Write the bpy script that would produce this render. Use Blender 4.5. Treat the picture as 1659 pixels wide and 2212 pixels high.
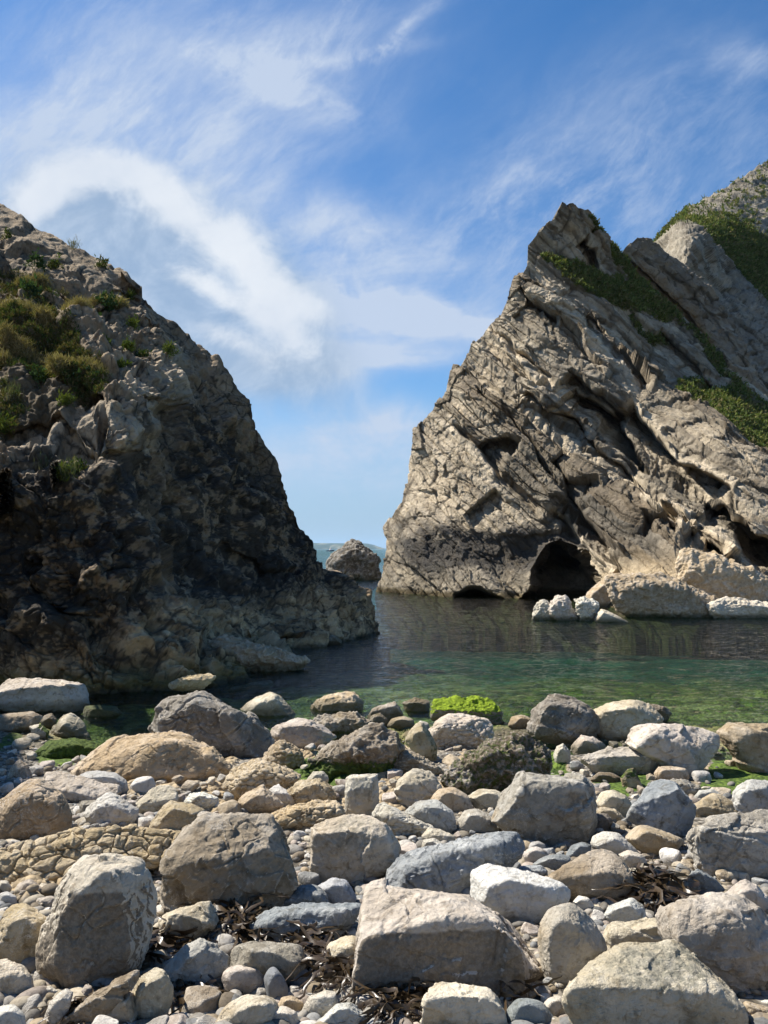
import bpy, bmesh, math, random
import numpy as np
from mathutils import Vector, Matrix

SC = bpy.context.scene
for _o in list(bpy.data.objects):
    bpy.data.objects.remove(_o)

# ------------------------------------------------------------------ camera
CAM_Z = 2.8
FOC = 769.0
PITCH = math.radians(2.75)
cam_d = bpy.data.cameras.new("camera")
cam = bpy.data.objects.new("camera", cam_d)
SC.collection.objects.link(cam)
cam.location = (0, 0, CAM_Z)
cam.rotation_euler = (math.radians(90) + PITCH, 0, 0)
cam_d.sensor_fit = 'VERTICAL'
cam_d.sensor_height = 24.0
cam_d.lens = 24.0 * FOC / 1024.0
cam_d.clip_start = 0.05
cam_d.clip_end = 40000
SC.camera = cam

# ------------------------------------------------------------------ sun, exposure
SUN = Vector((-0.68, 0.32, 0.93)).normalized()
sun_d = bpy.data.lights.new("sun", 'SUN')
sun_d.energy = 5.0
sun_d.angle = math.radians(0.55)
sun_d.color = (1.0, 0.94, 0.84)
sun = bpy.data.objects.new("sun", sun_d)
SC.collection.objects.link(sun)
sun.rotation_euler = SUN.to_track_quat('Z', 'Y').to_euler()
sun.location = SUN * 60
SC.view_settings.view_transform = 'Standard'
SC.view_settings.look = 'None'
SC.view_settings.exposure = 0.95
SC.view_settings.gamma = 1.0
SC.cycles.max_bounces = 6
SC.cycles.diffuse_bounces = 3
SC.cycles.transparent_max_bounces = 12
SC.cycles.use_denoising = True
SC.cycles.volume_bounces = 1

# ------------------------------------------------------------------ pixel <-> world (v units: the photograph drawn 1659 wide)
K = 768.0 / 1659.0
CP, SP = math.cos(PITCH), math.sin(PITCH)


def at(vx, vy, depth):
    """point on the line of sight of (vx, vy) at world distance depth along +Y (arrays allowed)"""
    xc = (np.asarray(vx, float) * K - 384.0) / FOC
    yc = (512.0 - np.asarray(vy, float) * K) / FOC
    yw = CP - yc * SP
    zw = SP + yc * CP
    t = np.asarray(depth, float) / yw
    return np.stack([xc * t, yw * t, CAM_Z + zw * t], -1)


def to_v(p):
    """world points -> v coordinates"""
    p = np.asarray(p, float)
    dy = p[..., 1]
    dz = p[..., 2] - CAM_Z
    fwd = dy * CP + dz * SP
    up = -dy * SP + dz * CP
    return np.stack([(p[..., 0] / fwd * FOC + 384) / K, (512 - up / fwd * FOC) / K], -1)


# ------------------------------------------------------------------ sky
world = bpy.data.worlds.new("World")
SC.world = world
world.use_nodes = True


class NB:
    """small helper for wiring shader nodes"""
    def __init__(self, tree):
        self.t = tree
        self.t.nodes.clear()

    def n(self, kind, **kw):
        nd = self.t.nodes.new(kind)
        ins = kw.pop('ins', {})
        for k, v in kw.items():
            setattr(nd, k, v)
        for k, v in ins.items():
            self.set(nd.inputs[k], v)
        return nd

    def set(self, sock, v):
        if isinstance(v, bpy.types.NodeSocket):
            self.t.links.new(v, sock)
        else:
            if isinstance(v, (tuple, list)) and len(v) == 3 and sock.type == 'RGBA':
                v = (*v, 1)
            sock.default_value = v

    def m(self, op, a, b=None, c=None, clamp=False):
        nd = self.t.nodes.new('ShaderNodeMath')
        nd.operation = op
        nd.use_clamp = clamp
        for i, v in enumerate((a, b, c)):
            if v is not None:
                self.set(nd.inputs[i], v)
        return nd.outputs[0]

    def vm(self, op, a, b=None, scale=None):
        nd = self.t.nodes.new('ShaderNodeVectorMath')
        nd.operation = op
        self.set(nd.inputs[0], a)
        if b is not None:
            self.set(nd.inputs[1], b)
        if scale is not None:
            self.set(nd.inputs['Scale'], scale)
        return nd.outputs[0]

    def mix(self, f, a, b, blend='MIX'):
        nd = self.t.nodes.new('ShaderNodeMix')
        nd.data_type = 'RGBA'
        nd.blend_type = blend
        nd.clamp_factor = True
        self.set(nd.inputs[0], f)
        self.set(nd.inputs[6], a)
        self.set(nd.inputs[7], b)
        return nd.outputs[2]

    def ss(self, x, a, b, lo=0.0, hi=1.0):
        nd = self.t.nodes.new('ShaderNodeMapRange')
        nd.interpolation_type = 'SMOOTHSTEP'
        self.set(nd.inputs['Value'], x)
        self.set(nd.inputs['From Min'], a)
        self.set(nd.inputs['From Max'], b)
        self.set(nd.inputs['To Min'], lo)
        self.set(nd.inputs['To Max'], hi)
        return nd.outputs[0]

    def noise(self, vec, scale, detail=4, rough=0.5, dist=0.0, w=None, lac=2.0):
        nd = self.t.nodes.new('ShaderNodeTexNoise')
        if w is not None:
            nd.noise_dimensions = '4D'
            nd.inputs['W'].default_value = w
        self.set(nd.inputs['Vector'], vec)
        nd.inputs['Scale'].default_value = scale
        nd.inputs['Detail'].default_value = detail
        nd.inputs['Roughness'].default_value = rough
        nd.inputs['Distortion'].default_value = dist
        nd.inputs['Lacunarity'].default_value = lac
        return nd.outputs['Fac']

    def voro(self, vec, scale, feature='F1', rnd=1.0, out='Distance'):
        nd = self.t.nodes.new('ShaderNodeTexVoronoi')
        nd.feature = feature
        self.set(nd.inputs['Vector'], vec)
        nd.inputs['Scale'].default_value = scale
        nd.inputs['Randomness'].default_value = rnd
        return nd.outputs[out]

    def comb(self, x, y, z):
        nd = self.t.nodes.new('ShaderNodeCombineXYZ')
        for i, v in enumerate((x, y, z)):
            self.set(nd.inputs[i], v)
        return nd.outputs[0]

    def sep(self, v):
        nd = self.t.nodes.new('ShaderNodeSeparateXYZ')
        self.set(nd.inputs[0], v)
        return nd.outputs


def build_sky():
    b = NB(world.node_tree)
    d = b.n('ShaderNodeTexCoord').outputs['Generated']
    x, y, z = b.sep(d)[0:3]
    ya = b.m('MAXIMUM', b.m('ABSOLUTE', y), 0.08)
    u = b.m('DIVIDE', x, ya)
    v = b.m('DIVIDE', z, ya)
    uv = b.comb(u, v, 0.0)
    # cloud positions were read off the photograph as tangents of azimuth and elevation
    T = lambda vx, vy: ((vx * K - 384) / FOC, (549 - vy * K) / FOC)
    S = lambda w: w * K / FOC
    wn = b.t.nodes.new('ShaderNodeTexNoise')
    wn.inputs['Scale'].default_value = 5.0
    wn.inputs['Detail'].default_value = 5.0
    b.set(wn.inputs['Vector'], uv)
    warp = b.vm('SCALE', b.vm('SUBTRACT', wn.outputs['Color'], (0.5, 0.5, 0.5)), scale=0.16)
    wuv = b.vm('ADD', uv, warp)
    wu, wv = b.sep(wuv)[0:2]

    def ell(cx, cy, rx, ry, rot=0.0, U=wu, V=wv):
        c = T(cx, cy)
        du = b.m('SUBTRACT', U, c[0])
        dv = b.m('SUBTRACT', V, c[1])
        r = math.radians(rot)
        p = b.m('ADD', b.m('MULTIPLY', du, math.cos(r)), b.m('MULTIPLY', dv, math.sin(r)))
        q = b.m('SUBTRACT', b.m('MULTIPLY', dv, math.cos(r)), b.m('MULTIPLY', du, math.sin(r)))
        p = b.m('DIVIDE', p, S(rx))
        q = b.m('DIVIDE', q, S(ry))
        e = b.m('ADD', b.m('MULTIPLY', p, p), b.m('MULTIPLY', q, q))
        return b.m('POWER', 2.718, b.m('MULTIPLY', e, -0.9))

    def total(ells):
        a = ells[0]
        for e in ells[1:]:
            a = b.m('ADD', a, e)
        return a

    sky = b.n('ShaderNodeTexSky')
    sky.sky_type = 'NISHITA'
    sky.sun_disc = False
    sky.sun_elevation = math.asin(SUN.z)
    sky.sun_rotation = math.atan2(SUN.x, SUN.y)
    sky.altitude = 0
    sky.air_density = 1.0
    sky.dust_density = 0.1
    sky.ozone_density = 3.0
    hs = b.n('ShaderNodeHueSaturation', ins={'Saturation': 1.18, 'Value': 1.0, 'Color': sky.outputs[0]})
    base = b.mix(1.0, hs.outputs[0], (0.66, 0.87, 0.98), 'MULTIPLY')

    # --- thin high cloud: fibres drawn out along a slanting wind
    soft = b.vm('ADD', uv, b.vm('SCALE', b.vm('SUBTRACT', wn.outputs['Color'], (0.5, 0.5, 0.5)), scale=0.07))
    su, sv = b.sep(soft)[0:2]

    def streak(rot, sx, sy, scale, lo, hi, w, rough=0.68):
        r = math.radians(rot)
        p = b.m('ADD', b.m('MULTIPLY', su, math.cos(r)), b.m('MULTIPLY', sv, math.sin(r)))
        q = b.m('SUBTRACT', b.m('MULTIPLY', sv, math.cos(r)), b.m('MULTIPLY', su, math.sin(r)))
        vec = b.comb(b.m('MULTIPLY', p, sx), b.m('MULTIPLY', q, sy), w)
        return b.ss(b.noise(vec, scale, 10, rough, 0.25), lo, hi)

    E2 = lambda *k: ell(*k, U=su, V=sv)
    s1 = streak(32, 1.3, 3.6, 1.7, 0.36, 0.74, 1.7)
    s3 = streak(48, 2.2, 6.0, 2.6, 0.40, 0.72, 7.3, 0.72)
    s2 = streak(8, 1.2, 4.6, 2.0, 0.38, 0.70, 5.1)
    fine = b.noise(soft, 9.0, 10, 0.68, 0.4)
    big = b.noise(soft, 2.4, 6, 0.6, 0.3, w=4.0)
    fib = b.m('ADD', b.m('MULTIPLY', s1, 0.55), b.m('MULTIPLY', s3, 0.45))
    veil_l = total([E2(200, 140, 470, 230, 20), E2(520, 300, 300, 170, 25), E2(90, 330, 280, 170), E2(640, 60, 230, 80, 12)])
    veil_r = total([E2(1230, 350, 430, 150, 35), E2(1500, 420, 350, 120, 30), E2(1625, 90, 70, 40), E2(1130, 440, 250, 120, 20)])
    veil = b.m('ADD', b.m('MULTIPLY', veil_l, b.m('ADD', 0.22, b.m('MULTIPLY', fib, 0.62))),
               b.m('MULTIPLY', veil_r, b.m('ADD', 0.05, b.m('MULTIPLY', fib, 0.62))))
    wisp = total([E2(860, 50, 110, 18, 42), E2(780, 82, 110, 18, 5), E2(610, 150, 190, 50, -22)])
    veil = b.m('ADD', veil, b.m('MULTIPLY', wisp, b.m('MULTIPLY', b.ss(fine, 0.30, 0.72), 0.8)))
    low = total([E2(780, 510, 230, 66, -12), E2(660, 470, 160, 60, -25), E2(820, 655, 260, 50, -6), E2(800, 650, 150, 34, -8), E2(1000, 695, 110, 24, -8), E2(720, 770, 200, 26, 3), E2(690, 650, 120, 62, -10), E2(980, 690, 140, 34, -8),
                 E2(700, 775, 320, 42, 3), E2(730, 815, 60, 40, -45), E2(780, 930, 260, 46), E2(845, 900, 70, 30),
                 E2(760, 1010, 320, 60)])
    lf = b.m('ADD', b.m('MULTIPLY', s2, 0.6), b.m('MULTIPLY', b.ss(fine, 0.34, 0.68), 0.4))
    veil = b.m('ADD', veil, b.m('MULTIPLY', low, b.m('ADD', 0.20, b.m('MULTIPLY', lf, 0.95))))
    hz = b.ss(v, 0.30, 0.0)
    c0 = b.mix(b.m('MULTIPLY', hz, 0.85), base, (2.45, 3.35, 4.7))
    veil = b.m('MINIMUM', b.m('MULTIPLY', veil, b.m('ADD', 0.55, b.m('MULTIPLY', big, 0.9))), 0.93)

    # --- the broken cumulus bank on the left: crisp sunlit upper edge, thin blue-grey belly
    rim = total([E2(60, 415, 80, 55), E2(130, 350, 85, 60), E2(240, 345, 105, 62), E2(330, 385, 80, 65, -30), E2(420, 440, 80, 62, -35), E2(500, 505, 75, 62, -40),
                 E2(560, 590, 60, 45, -40), E2(430, 620, 110, 30, -25), E2(640, 650, 90, 40, -15), E2(610, 720, 110, 40, -25), E2(500, 750, 110, 34, -20)])
    body = total([E2(330, 540, 270, 140, -35), E2(150, 560, 330, 190), E2(480, 640, 230, 100, -30), E2(470, 730, 260, 80, -25), E2(120, 720, 400, 170)])
    nz = b.m('ADD', b.m('MULTIPLY', b.m('SUBTRACT', fine, 0.5), 1.7), b.m('MULTIPLY', b.m('SUBTRACT', big, 0.5), 1.5))
    ba = b.m('MULTIPLY', b.ss(b.m('ADD', body, b.m('MULTIPLY', nz, 0.45)), 0.10, 1.0), 0.90)
    puff = b.noise(wuv, 11.0, 8, 0.6, 0.2, w=9.0)
    ra = b.m('MULTIPLY', b.ss(b.m('ADD', rim, b.m('ADD', b.m('MULTIPLY', nz, 0.9), b.m('MULTIPLY', b.m('SUBTRACT', puff, 0.5), 1.8))), 0.32, 1.35), 0.95)
    vcol = (3.95, 4.6, 5.7)
    c1 = b.mix(veil, c0, vcol)
    c2 = b.mix(ba, c1, b.mix(b.ss(fine, 0.35, 0.65), (2.3, 3.15, 4.35), (3.5, 4.25, 5.3)))
    c2 = b.mix(ra, c2, b.mix(b.ss(big, 0.35, 0.65), (4.5, 5.0, 5.8), (5.8, 6.1, 6.5)))
    bg = b.n('ShaderNodeBackground', ins={'Color': c2, 'Strength': 0.076})
    out = b.n('ShaderNodeOutputWorld')
    b.t.links.new(bg.outputs[0], out.inputs[0])


build_sky()
# ------------------------------------------------------------------ numpy noise
_r = np.random.RandomState(7)
_PERM = _r.permutation(256).astype(np.int32)
_PERM = np.concatenate([_PERM, _PERM, _PERM])
_G = _r.normal(size=(256, 3))
_G = (_G / np.linalg.norm(_G, axis=1)[:, None]).astype(np.float32)


def perlin(p):
    p = np.asarray(p, np.float32)
    i = np.floor(p).astype(np.int32)
    f = p - i
    i &= 255
    w = f * f * f * (f * (f * 6 - 15) + 10)
    res = 0.0
    for dx in (0, 1):
        px = _PERM[(i[:, 0] + dx) & 255]
        wx = w[:, 0] if dx else 1 - w[:, 0]
        for dy in (0, 1):
            py = _PERM[px + ((i[:, 1] + dy) & 255)]
            wy = w[:, 1] if dy else 1 - w[:, 1]
            for dz in (0, 1):
                g = _G[_PERM[py + ((i[:, 2] + dz) & 255)]]
                wz = w[:, 2] if dz else 1 - w[:, 2]
                res = res + wx * wy * wz * (g[:, 0] * (f[:, 0] - dx) + g[:, 1] * (f[:, 1] - dy) + g[:, 2] * (f[:, 2] - dz))
    return res * 1.5


def fbm(p, octv=4, gain=0.5, lac=2.03):
    a, s, t = 1.0, 0.0, 0.0
    q = np.asarray(p, np.float32)
    for k in range(octv):
        s = s + a * perlin(q + 17.3 * k)
        t += a
        a *= gain
        q = q * lac
    return s / t


def ridged(p, octv=4, gain=0.5):
    a, s, t = 1.0, 0.0, 0.0
    q = np.asarray(p, np.float32)
    for k in range(octv):
        s = s + a * (1 - np.abs(perlin(q + 9.1 * k)) * 1.6)
        t += a
        a *= gain
        q = q * 2.07
    return s / t


def _h(i, s):
    n = (i[:, 0].astype(np.int64) * 73856093) ^ (i[:, 1].astype(np.int64) * 19349663) ^ (i[:, 2].astype(np.int64) * 83492791) ^ (s * 2654435)
    n = (n ^ (n >> 13)) * 1274126177 & 0x7fffffff
    n = (n ^ (n >> 16)) * 668265263 & 0x7fffffff
    return ((n ^ (n >> 11)) & 0xffff).astype(np.float32) / 65535.0


def worley(p, seed=1, jit=0.86):
    """F1, F2, value of the nearest cell"""
    return _cells(p, seed, jit)[:3]


def _cells(p, seed, jit):
    p = np.asarray(p, np.float32)
    i0 = np.floor(p).astype(np.int32)
    st = np.where(p - i0 > 0.5, 0, -1).astype(np.int32)
    f1 = np.full(len(p), 9.0, np.float32)
    f2 = f1.copy()
    val = f1.copy()
    off = np.zeros((len(p), 3), np.float32)
    for dx in (0, 1):
        for dy in (0, 1):
            for dz in (0, 1):
                c = i0 + st + np.array([dx, dy, dz], np.int32)
                o = np.stack([_h(c, seed), _h(c, seed + 11), _h(c, seed + 23)], 1)
                v = p - (c + 0.5 + (o - 0.5) * jit)
                d = np.sqrt((v * v).sum(1))
                near = d < f1
                f2 = np.where(near, f1, np.minimum(f2, d))
                val = np.where(near, _h(c, seed + 37), val)
                off = np.where(near[:, None], v, off)
                f1 = np.where(near, d, f1)
    return f1, f2, val, off


def facet(p, seed=1, tilt=1.0, level=0.6, crack=0.25, jit=0.86, soft=0.0):
    """broken-stone relief: every cell is a flat chip with its own height and slope, with a thin joint round it; about -0.5 .. 0.5"""
    f1, f2, val, off = _cells(p, seed, jit)
    a = val * 47.3
    g = np.stack([np.sin(a * 5.1 + 1), np.sin(a * 7.7 + 2), np.sin(a * 9.3 + 4)], 1)
    h = level * (val - 0.5) + tilt * 0.5 * (g * off).sum(1)
    if soft:
        h = h * sstep(0.0, soft, f2 - f1)
    return h - crack * sstep(0.09, 0.0, f2 - f1)


def sstep(a, b, x):
    t = np.clip((x - a) / (b - a), 0, 1)
    return t * t * (3 - 2 * t)


def noise1(s, seed=0):
    """stepped bed profile: one random level per bed, soft shoulders"""
    i = np.floor(s).astype(np.int64)
    f = s - i
    h = lambda k: (((k * 7919 + seed * 104729) * 2654435761 & 0xffffffff) >> 8).astype(np.float64) / 16777216.0
    a, b = h(i), h(i + 1)
    return a + (b - a) * sstep(0.80, 1.0, f), f, a


# ------------------------------------------------------------------ mesh helpers
def new_obj(name, verts, faces, mat=None, parent=None, loc=None, smooth=True, attrs=None):
    """verts (n,3) in world space, faces (m,3|4); loc becomes the origin"""
    verts = np.asarray(verts, np.float32)
    faces = np.asarray(faces, np.int32)
    if loc is not None:
        verts = verts - np.asarray(loc, np.float32)
    me = bpy.data.meshes.new(name)
    n, m, k = len(verts), len(faces), faces.shape[1]
    me.vertices.add(n)
    me.vertices.foreach_set('co', verts.ravel())
    me.loops.add(m * k)
    me.loops.foreach_set('vertex_index', faces.ravel())
    me.polygons.add(m)
    me.polygons.foreach_set('loop_start', np.arange(0, m * k, k, dtype=np.int32))
    if smooth:
        me.polygons.foreach_set('use_smooth', np.ones(m, bool))
    for an, av in (attrs or {}).items():
        av = np.asarray(av, np.float32)
        if av.ndim == 1:
            at_ = me.attributes.new(an, 'FLOAT', 'POINT')
            at_.data.foreach_set('value', av)
        else:
            at_ = me.attributes.new(an, 'FLOAT_COLOR', 'POINT')
            at_.data.foreach_set('color', np.concatenate([av, np.ones((n, 1), np.float32)], 1).ravel())
    me.update(calc_edges=True)
    if mat:
        me.materials.append(mat)
    o = bpy.data.objects.new(name, me)
    SC.collection.objects.link(o)
    if parent is not None:
        o.parent = parent
        if loc is not None:
            o.location = Vector([float(q) for q in loc]) - parent.location
        else:
            o.matrix_parent_inverse = Matrix.Translation(-parent.location)
    elif loc is not None:
        o.location = [float(q) for q in loc]
    return o


def tag(o, label=None, cat=None, group=None, kind=None):
    if label:
        o['label'] = label
    if cat:
        o['category'] = cat
    if group:
        o['group'] = group
    if kind:
        o['kind'] = kind
    return o


def thing(name, loc, label, cat, group=None):
    o = bpy.data.objects.new(name, None)
    o.empty_display_size = 0.1
    SC.collection.objects.link(o)
    o.location = [float(q) for q in loc]
    return tag(o, label, cat, group)


def vnormals(v, f):
    a = v[f[:, 1]] - v[f[:, 0]]
    b = v[f[:, -1]] - v[f[:, 0]]
    fn = np.cross(a, b)
    nn = np.zeros_like(v)
    for k in range(f.shape[1]):
        for c in range(3):
            nn[:, c] += np.bincount(f[:, k], fn[:, c], len(v))
    return nn / np.maximum(np.linalg.norm(nn, axis=1), 1e-12)[:, None]


def grid_faces(r, c):
    i = np.arange(r * c).reshape(r, c)
    return np.stack([i[:-1, :-1].ravel(), i[:-1, 1:].ravel(), i[1:, 1:].ravel(), i[1:, :-1].ravel()], 1)


_cs = {}


def cube_sphere(n):
    if n in _cs:
        return _cs[n]
    t = np.tan(np.linspace(-1, 1, n + 1) * math.pi / 4)
    a, b = np.meshgrid(t, t, indexing='ij')
    one = np.ones_like(a)
    P, F = [], []
    base = 0
    for ax in range(3):
        for s in (1, -1):
            q = np.zeros((n + 1, n + 1, 3))
            q[..., ax] = s * one
            q[..., (ax + 1) % 3] = a * s
            q[..., (ax + 2) % 3] = b
            P.append(q.reshape(-1, 3))
            f = grid_faces(n + 1, n + 1) + base
            F.append(f[:, ::-1])
            base += (n + 1) ** 2
    P = np.concatenate(P)
    F = np.concatenate(F)
    key = np.round(P * 1e5).astype(np.int64)
    _, idx, inv = np.unique(key, axis=0, return_index=True, return_inverse=True)
    P = P[idx]
    F = inv.reshape(-1)[F]
    P = P / np.linalg.norm(P, axis=1)[:, None]
    a = P[F[:, 1]] - P[F[:, 0]]
    c = np.cross(a, P[F[:, 3]] - P[F[:, 0]])
    flip = (c * P[F[:, 0]]).sum(1) < 0
    F[flip] = F[flip][:, ::-1]
    _cs[n] = (P, F)
    return _cs[n]


def hull_planes(pts):
    bm = bmesh.new()
    for p in pts:
        bm.verts.new(p)
    bmesh.ops.convex_hull(bm, input=bm.verts, use_existing_faces=False)
    bm.normal_update()
    N, D, A = [], [], []
    c = np.mean(pts, 0)
    for f in bm.faces:
        n = np.array(f.normal)
        if np.linalg.norm(n) < 0.5 or f.calc_area() < 1e-9:
            continue
        p = np.array(f.verts[0].co)
        if np.dot(n, p - c) < 0:
            n = -n
        N.append(n)
        D.append(np.dot(n, p))
        A.append(f.calc_area())
    bm.free()
    order = np.argsort(A)[::-1]
    keep = []
    for i in order:
        if all(np.dot(N[i], N[j]) < 0.985 for j in keep):
            keep.append(i)
    return np.array([N[i] for i in keep]), np.array([D[i] for i in keep])


def poly_sdf(P, poly):
    """signed distance (negative inside) of points P (n,2) to a polygon"""
    poly = np.asarray(poly, float)
    d = np.full(len(P), 1e18)
    ins = np.zeros(len(P), bool)
    for a, b in zip(poly, np.roll(poly, -1, 0)):
        e = b - a
        w = P - a
        t = np.clip((w @ e) / max(e @ e, 1e-9), 0, 1)
        q = w - t[:, None] * e
        d = np.minimum(d, (q * q).sum(1))
        c = (a[1] > P[:, 1]) != (b[1] > P[:, 1])
        with np.errstate(divide='ignore', invalid='ignore'):
            xi = (b[0] - a[0]) * (P[:, 1] - a[1]) / (b[1] - a[1]) + a[0]
        ins ^= c & (P[:, 0] < xi)
    return np.sqrt(d) * np.where(ins, -1, 1)


def line_sd(P, line):
    """distance to an open polyline, sign (+ on the right hand of travel in v space, i.e. below-left for a line going down-right)"""
    line = np.asarray(line, float)
    d = np.full(len(P), 1e18)
    sg = np.ones(len(P))
    tt = np.zeros(len(P))
    L = np.concatenate([[0], np.cumsum(np.linalg.norm(np.diff(line, axis=0), axis=1))])
    for k, (a, b) in enumerate(zip(line[:-1], line[1:])):
        e = b - a
        w = P - a
        t = np.clip((w @ e) / (e @ e), 0, 1)
        q = w - t[:, None] * e
        dd = (q * q).sum(1)
        s = np.sign(e[0] * w[:, 1] - e[1] * w[:, 0])
        near = dd < d
        d = np.where(near, dd, d)
        sg = np.where(near, s, sg)
        tt = np.where(near, (L[k] + t * (L[k + 1] - L[k])) / L[-1], tt)
    return np.sqrt(d), sg, tt


def rbf(ctrl):
    """thin plate surface through (x, y, value)"""
    c = np.asarray(ctrl, float)
    X = c[:, :2] / 400.0
    r = np.linalg.norm(X[:, None] - X[None], axis=2)
    ph = np.where(r > 0, r * r * np.log(np.maximum(r, 1e-9)), 0)
    n = len(c)
    A = np.zeros((n + 3, n + 3))
    A[:n, :n] = ph + np.eye(n) * 2e-3
    A[:n, n] = 1
    A[:n, n + 1:] = X
    A[n:, :n] = A[:n, n:].T
    w = np.linalg.solve(A, np.concatenate([c[:, 2], np.zeros(3)]))

    def ev(P):
        Q = np.asarray(P, float) / 400.0
        s = w[n] + Q @ w[n + 1:]
        for k in range(n):
            r2 = ((Q - X[k]) ** 2).sum(1)
            s += w[k] * 0.5 * r2 * np.log(np.maximum(r2, 1e-12))
        return s
    return ev


def lerp3(a, b, t):
    return np.asarray(a) + (np.asarray(b) - np.asarray(a)) * np.asarray(t)[..., None]


# ------------------------------------------------------------------ ground height
def ground_z(x, y):
    x = np.asarray(x, float)
    y = np.asarray(y, float)
    z = np.where(y < 12.4, 1.2 - 0.122 * (y - 2.5), -0.008 - 0.08 * (y - 12.4))
    z = np.where(y > 28, np.maximum(-1.256 - 0.11 * (y - 28), -6.0), z)
    bump = lambda cx, cy, rx, ry: np.exp(-((x - cx) / rx) ** 2 - ((y - cy) / ry) ** 2)
    z = z - 0.40 * bump(-3.4, 11.8, 1.5, 1.4)
    z = z - 0.45 * bump(4.3, 10.2, 1.0, 0.8) - 0.28 * bump(2.3, 10.4, 1.0, 0.7) - 0.15 * bump(-0.2, 10.9, 1.0, 0.6)
    z = z + 0.10 * bump(-5.6, 11.6, 1.2, 1.0)
    return z


def ground_hit(vx, vy):
    """depth where the line of sight meets the beach"""
    lo, hi = 1.2, 16.0
    for _ in range(40):
        mid = 0.5 * (lo + hi)
        p = at(vx, vy, mid)
        if p[2] > float(ground_z(p[0], p[1])):
            lo = mid
        else:
            hi = mid
    return lo


# ------------------------------------------------------------------ materials
def material(name):
    m = bpy.data.materials.new(name)
    m.use_nodes = True
    return m, NB(m.node_tree)


def finish(b, color, rough=0.85, bump=None, strength=0.5, dist=0.02, spec=0.25, normal=None):
    bs = b.n('ShaderNodeBsdfPrincipled', ins={'Base Color': color, 'Roughness': rough, 'Specular IOR Level': spec})
    if bump is not None:
        bn = b.n('ShaderNodeBump', ins={'Height': bump, 'Strength': strength, 'Distance': dist})
        b.t.links.new(bn.outputs[0], bs.inputs['Normal'])
    out = b.n('ShaderNodeOutputMaterial')
    b.t.links.new(bs.outputs[0], out.inputs[0])
    return bs


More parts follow.
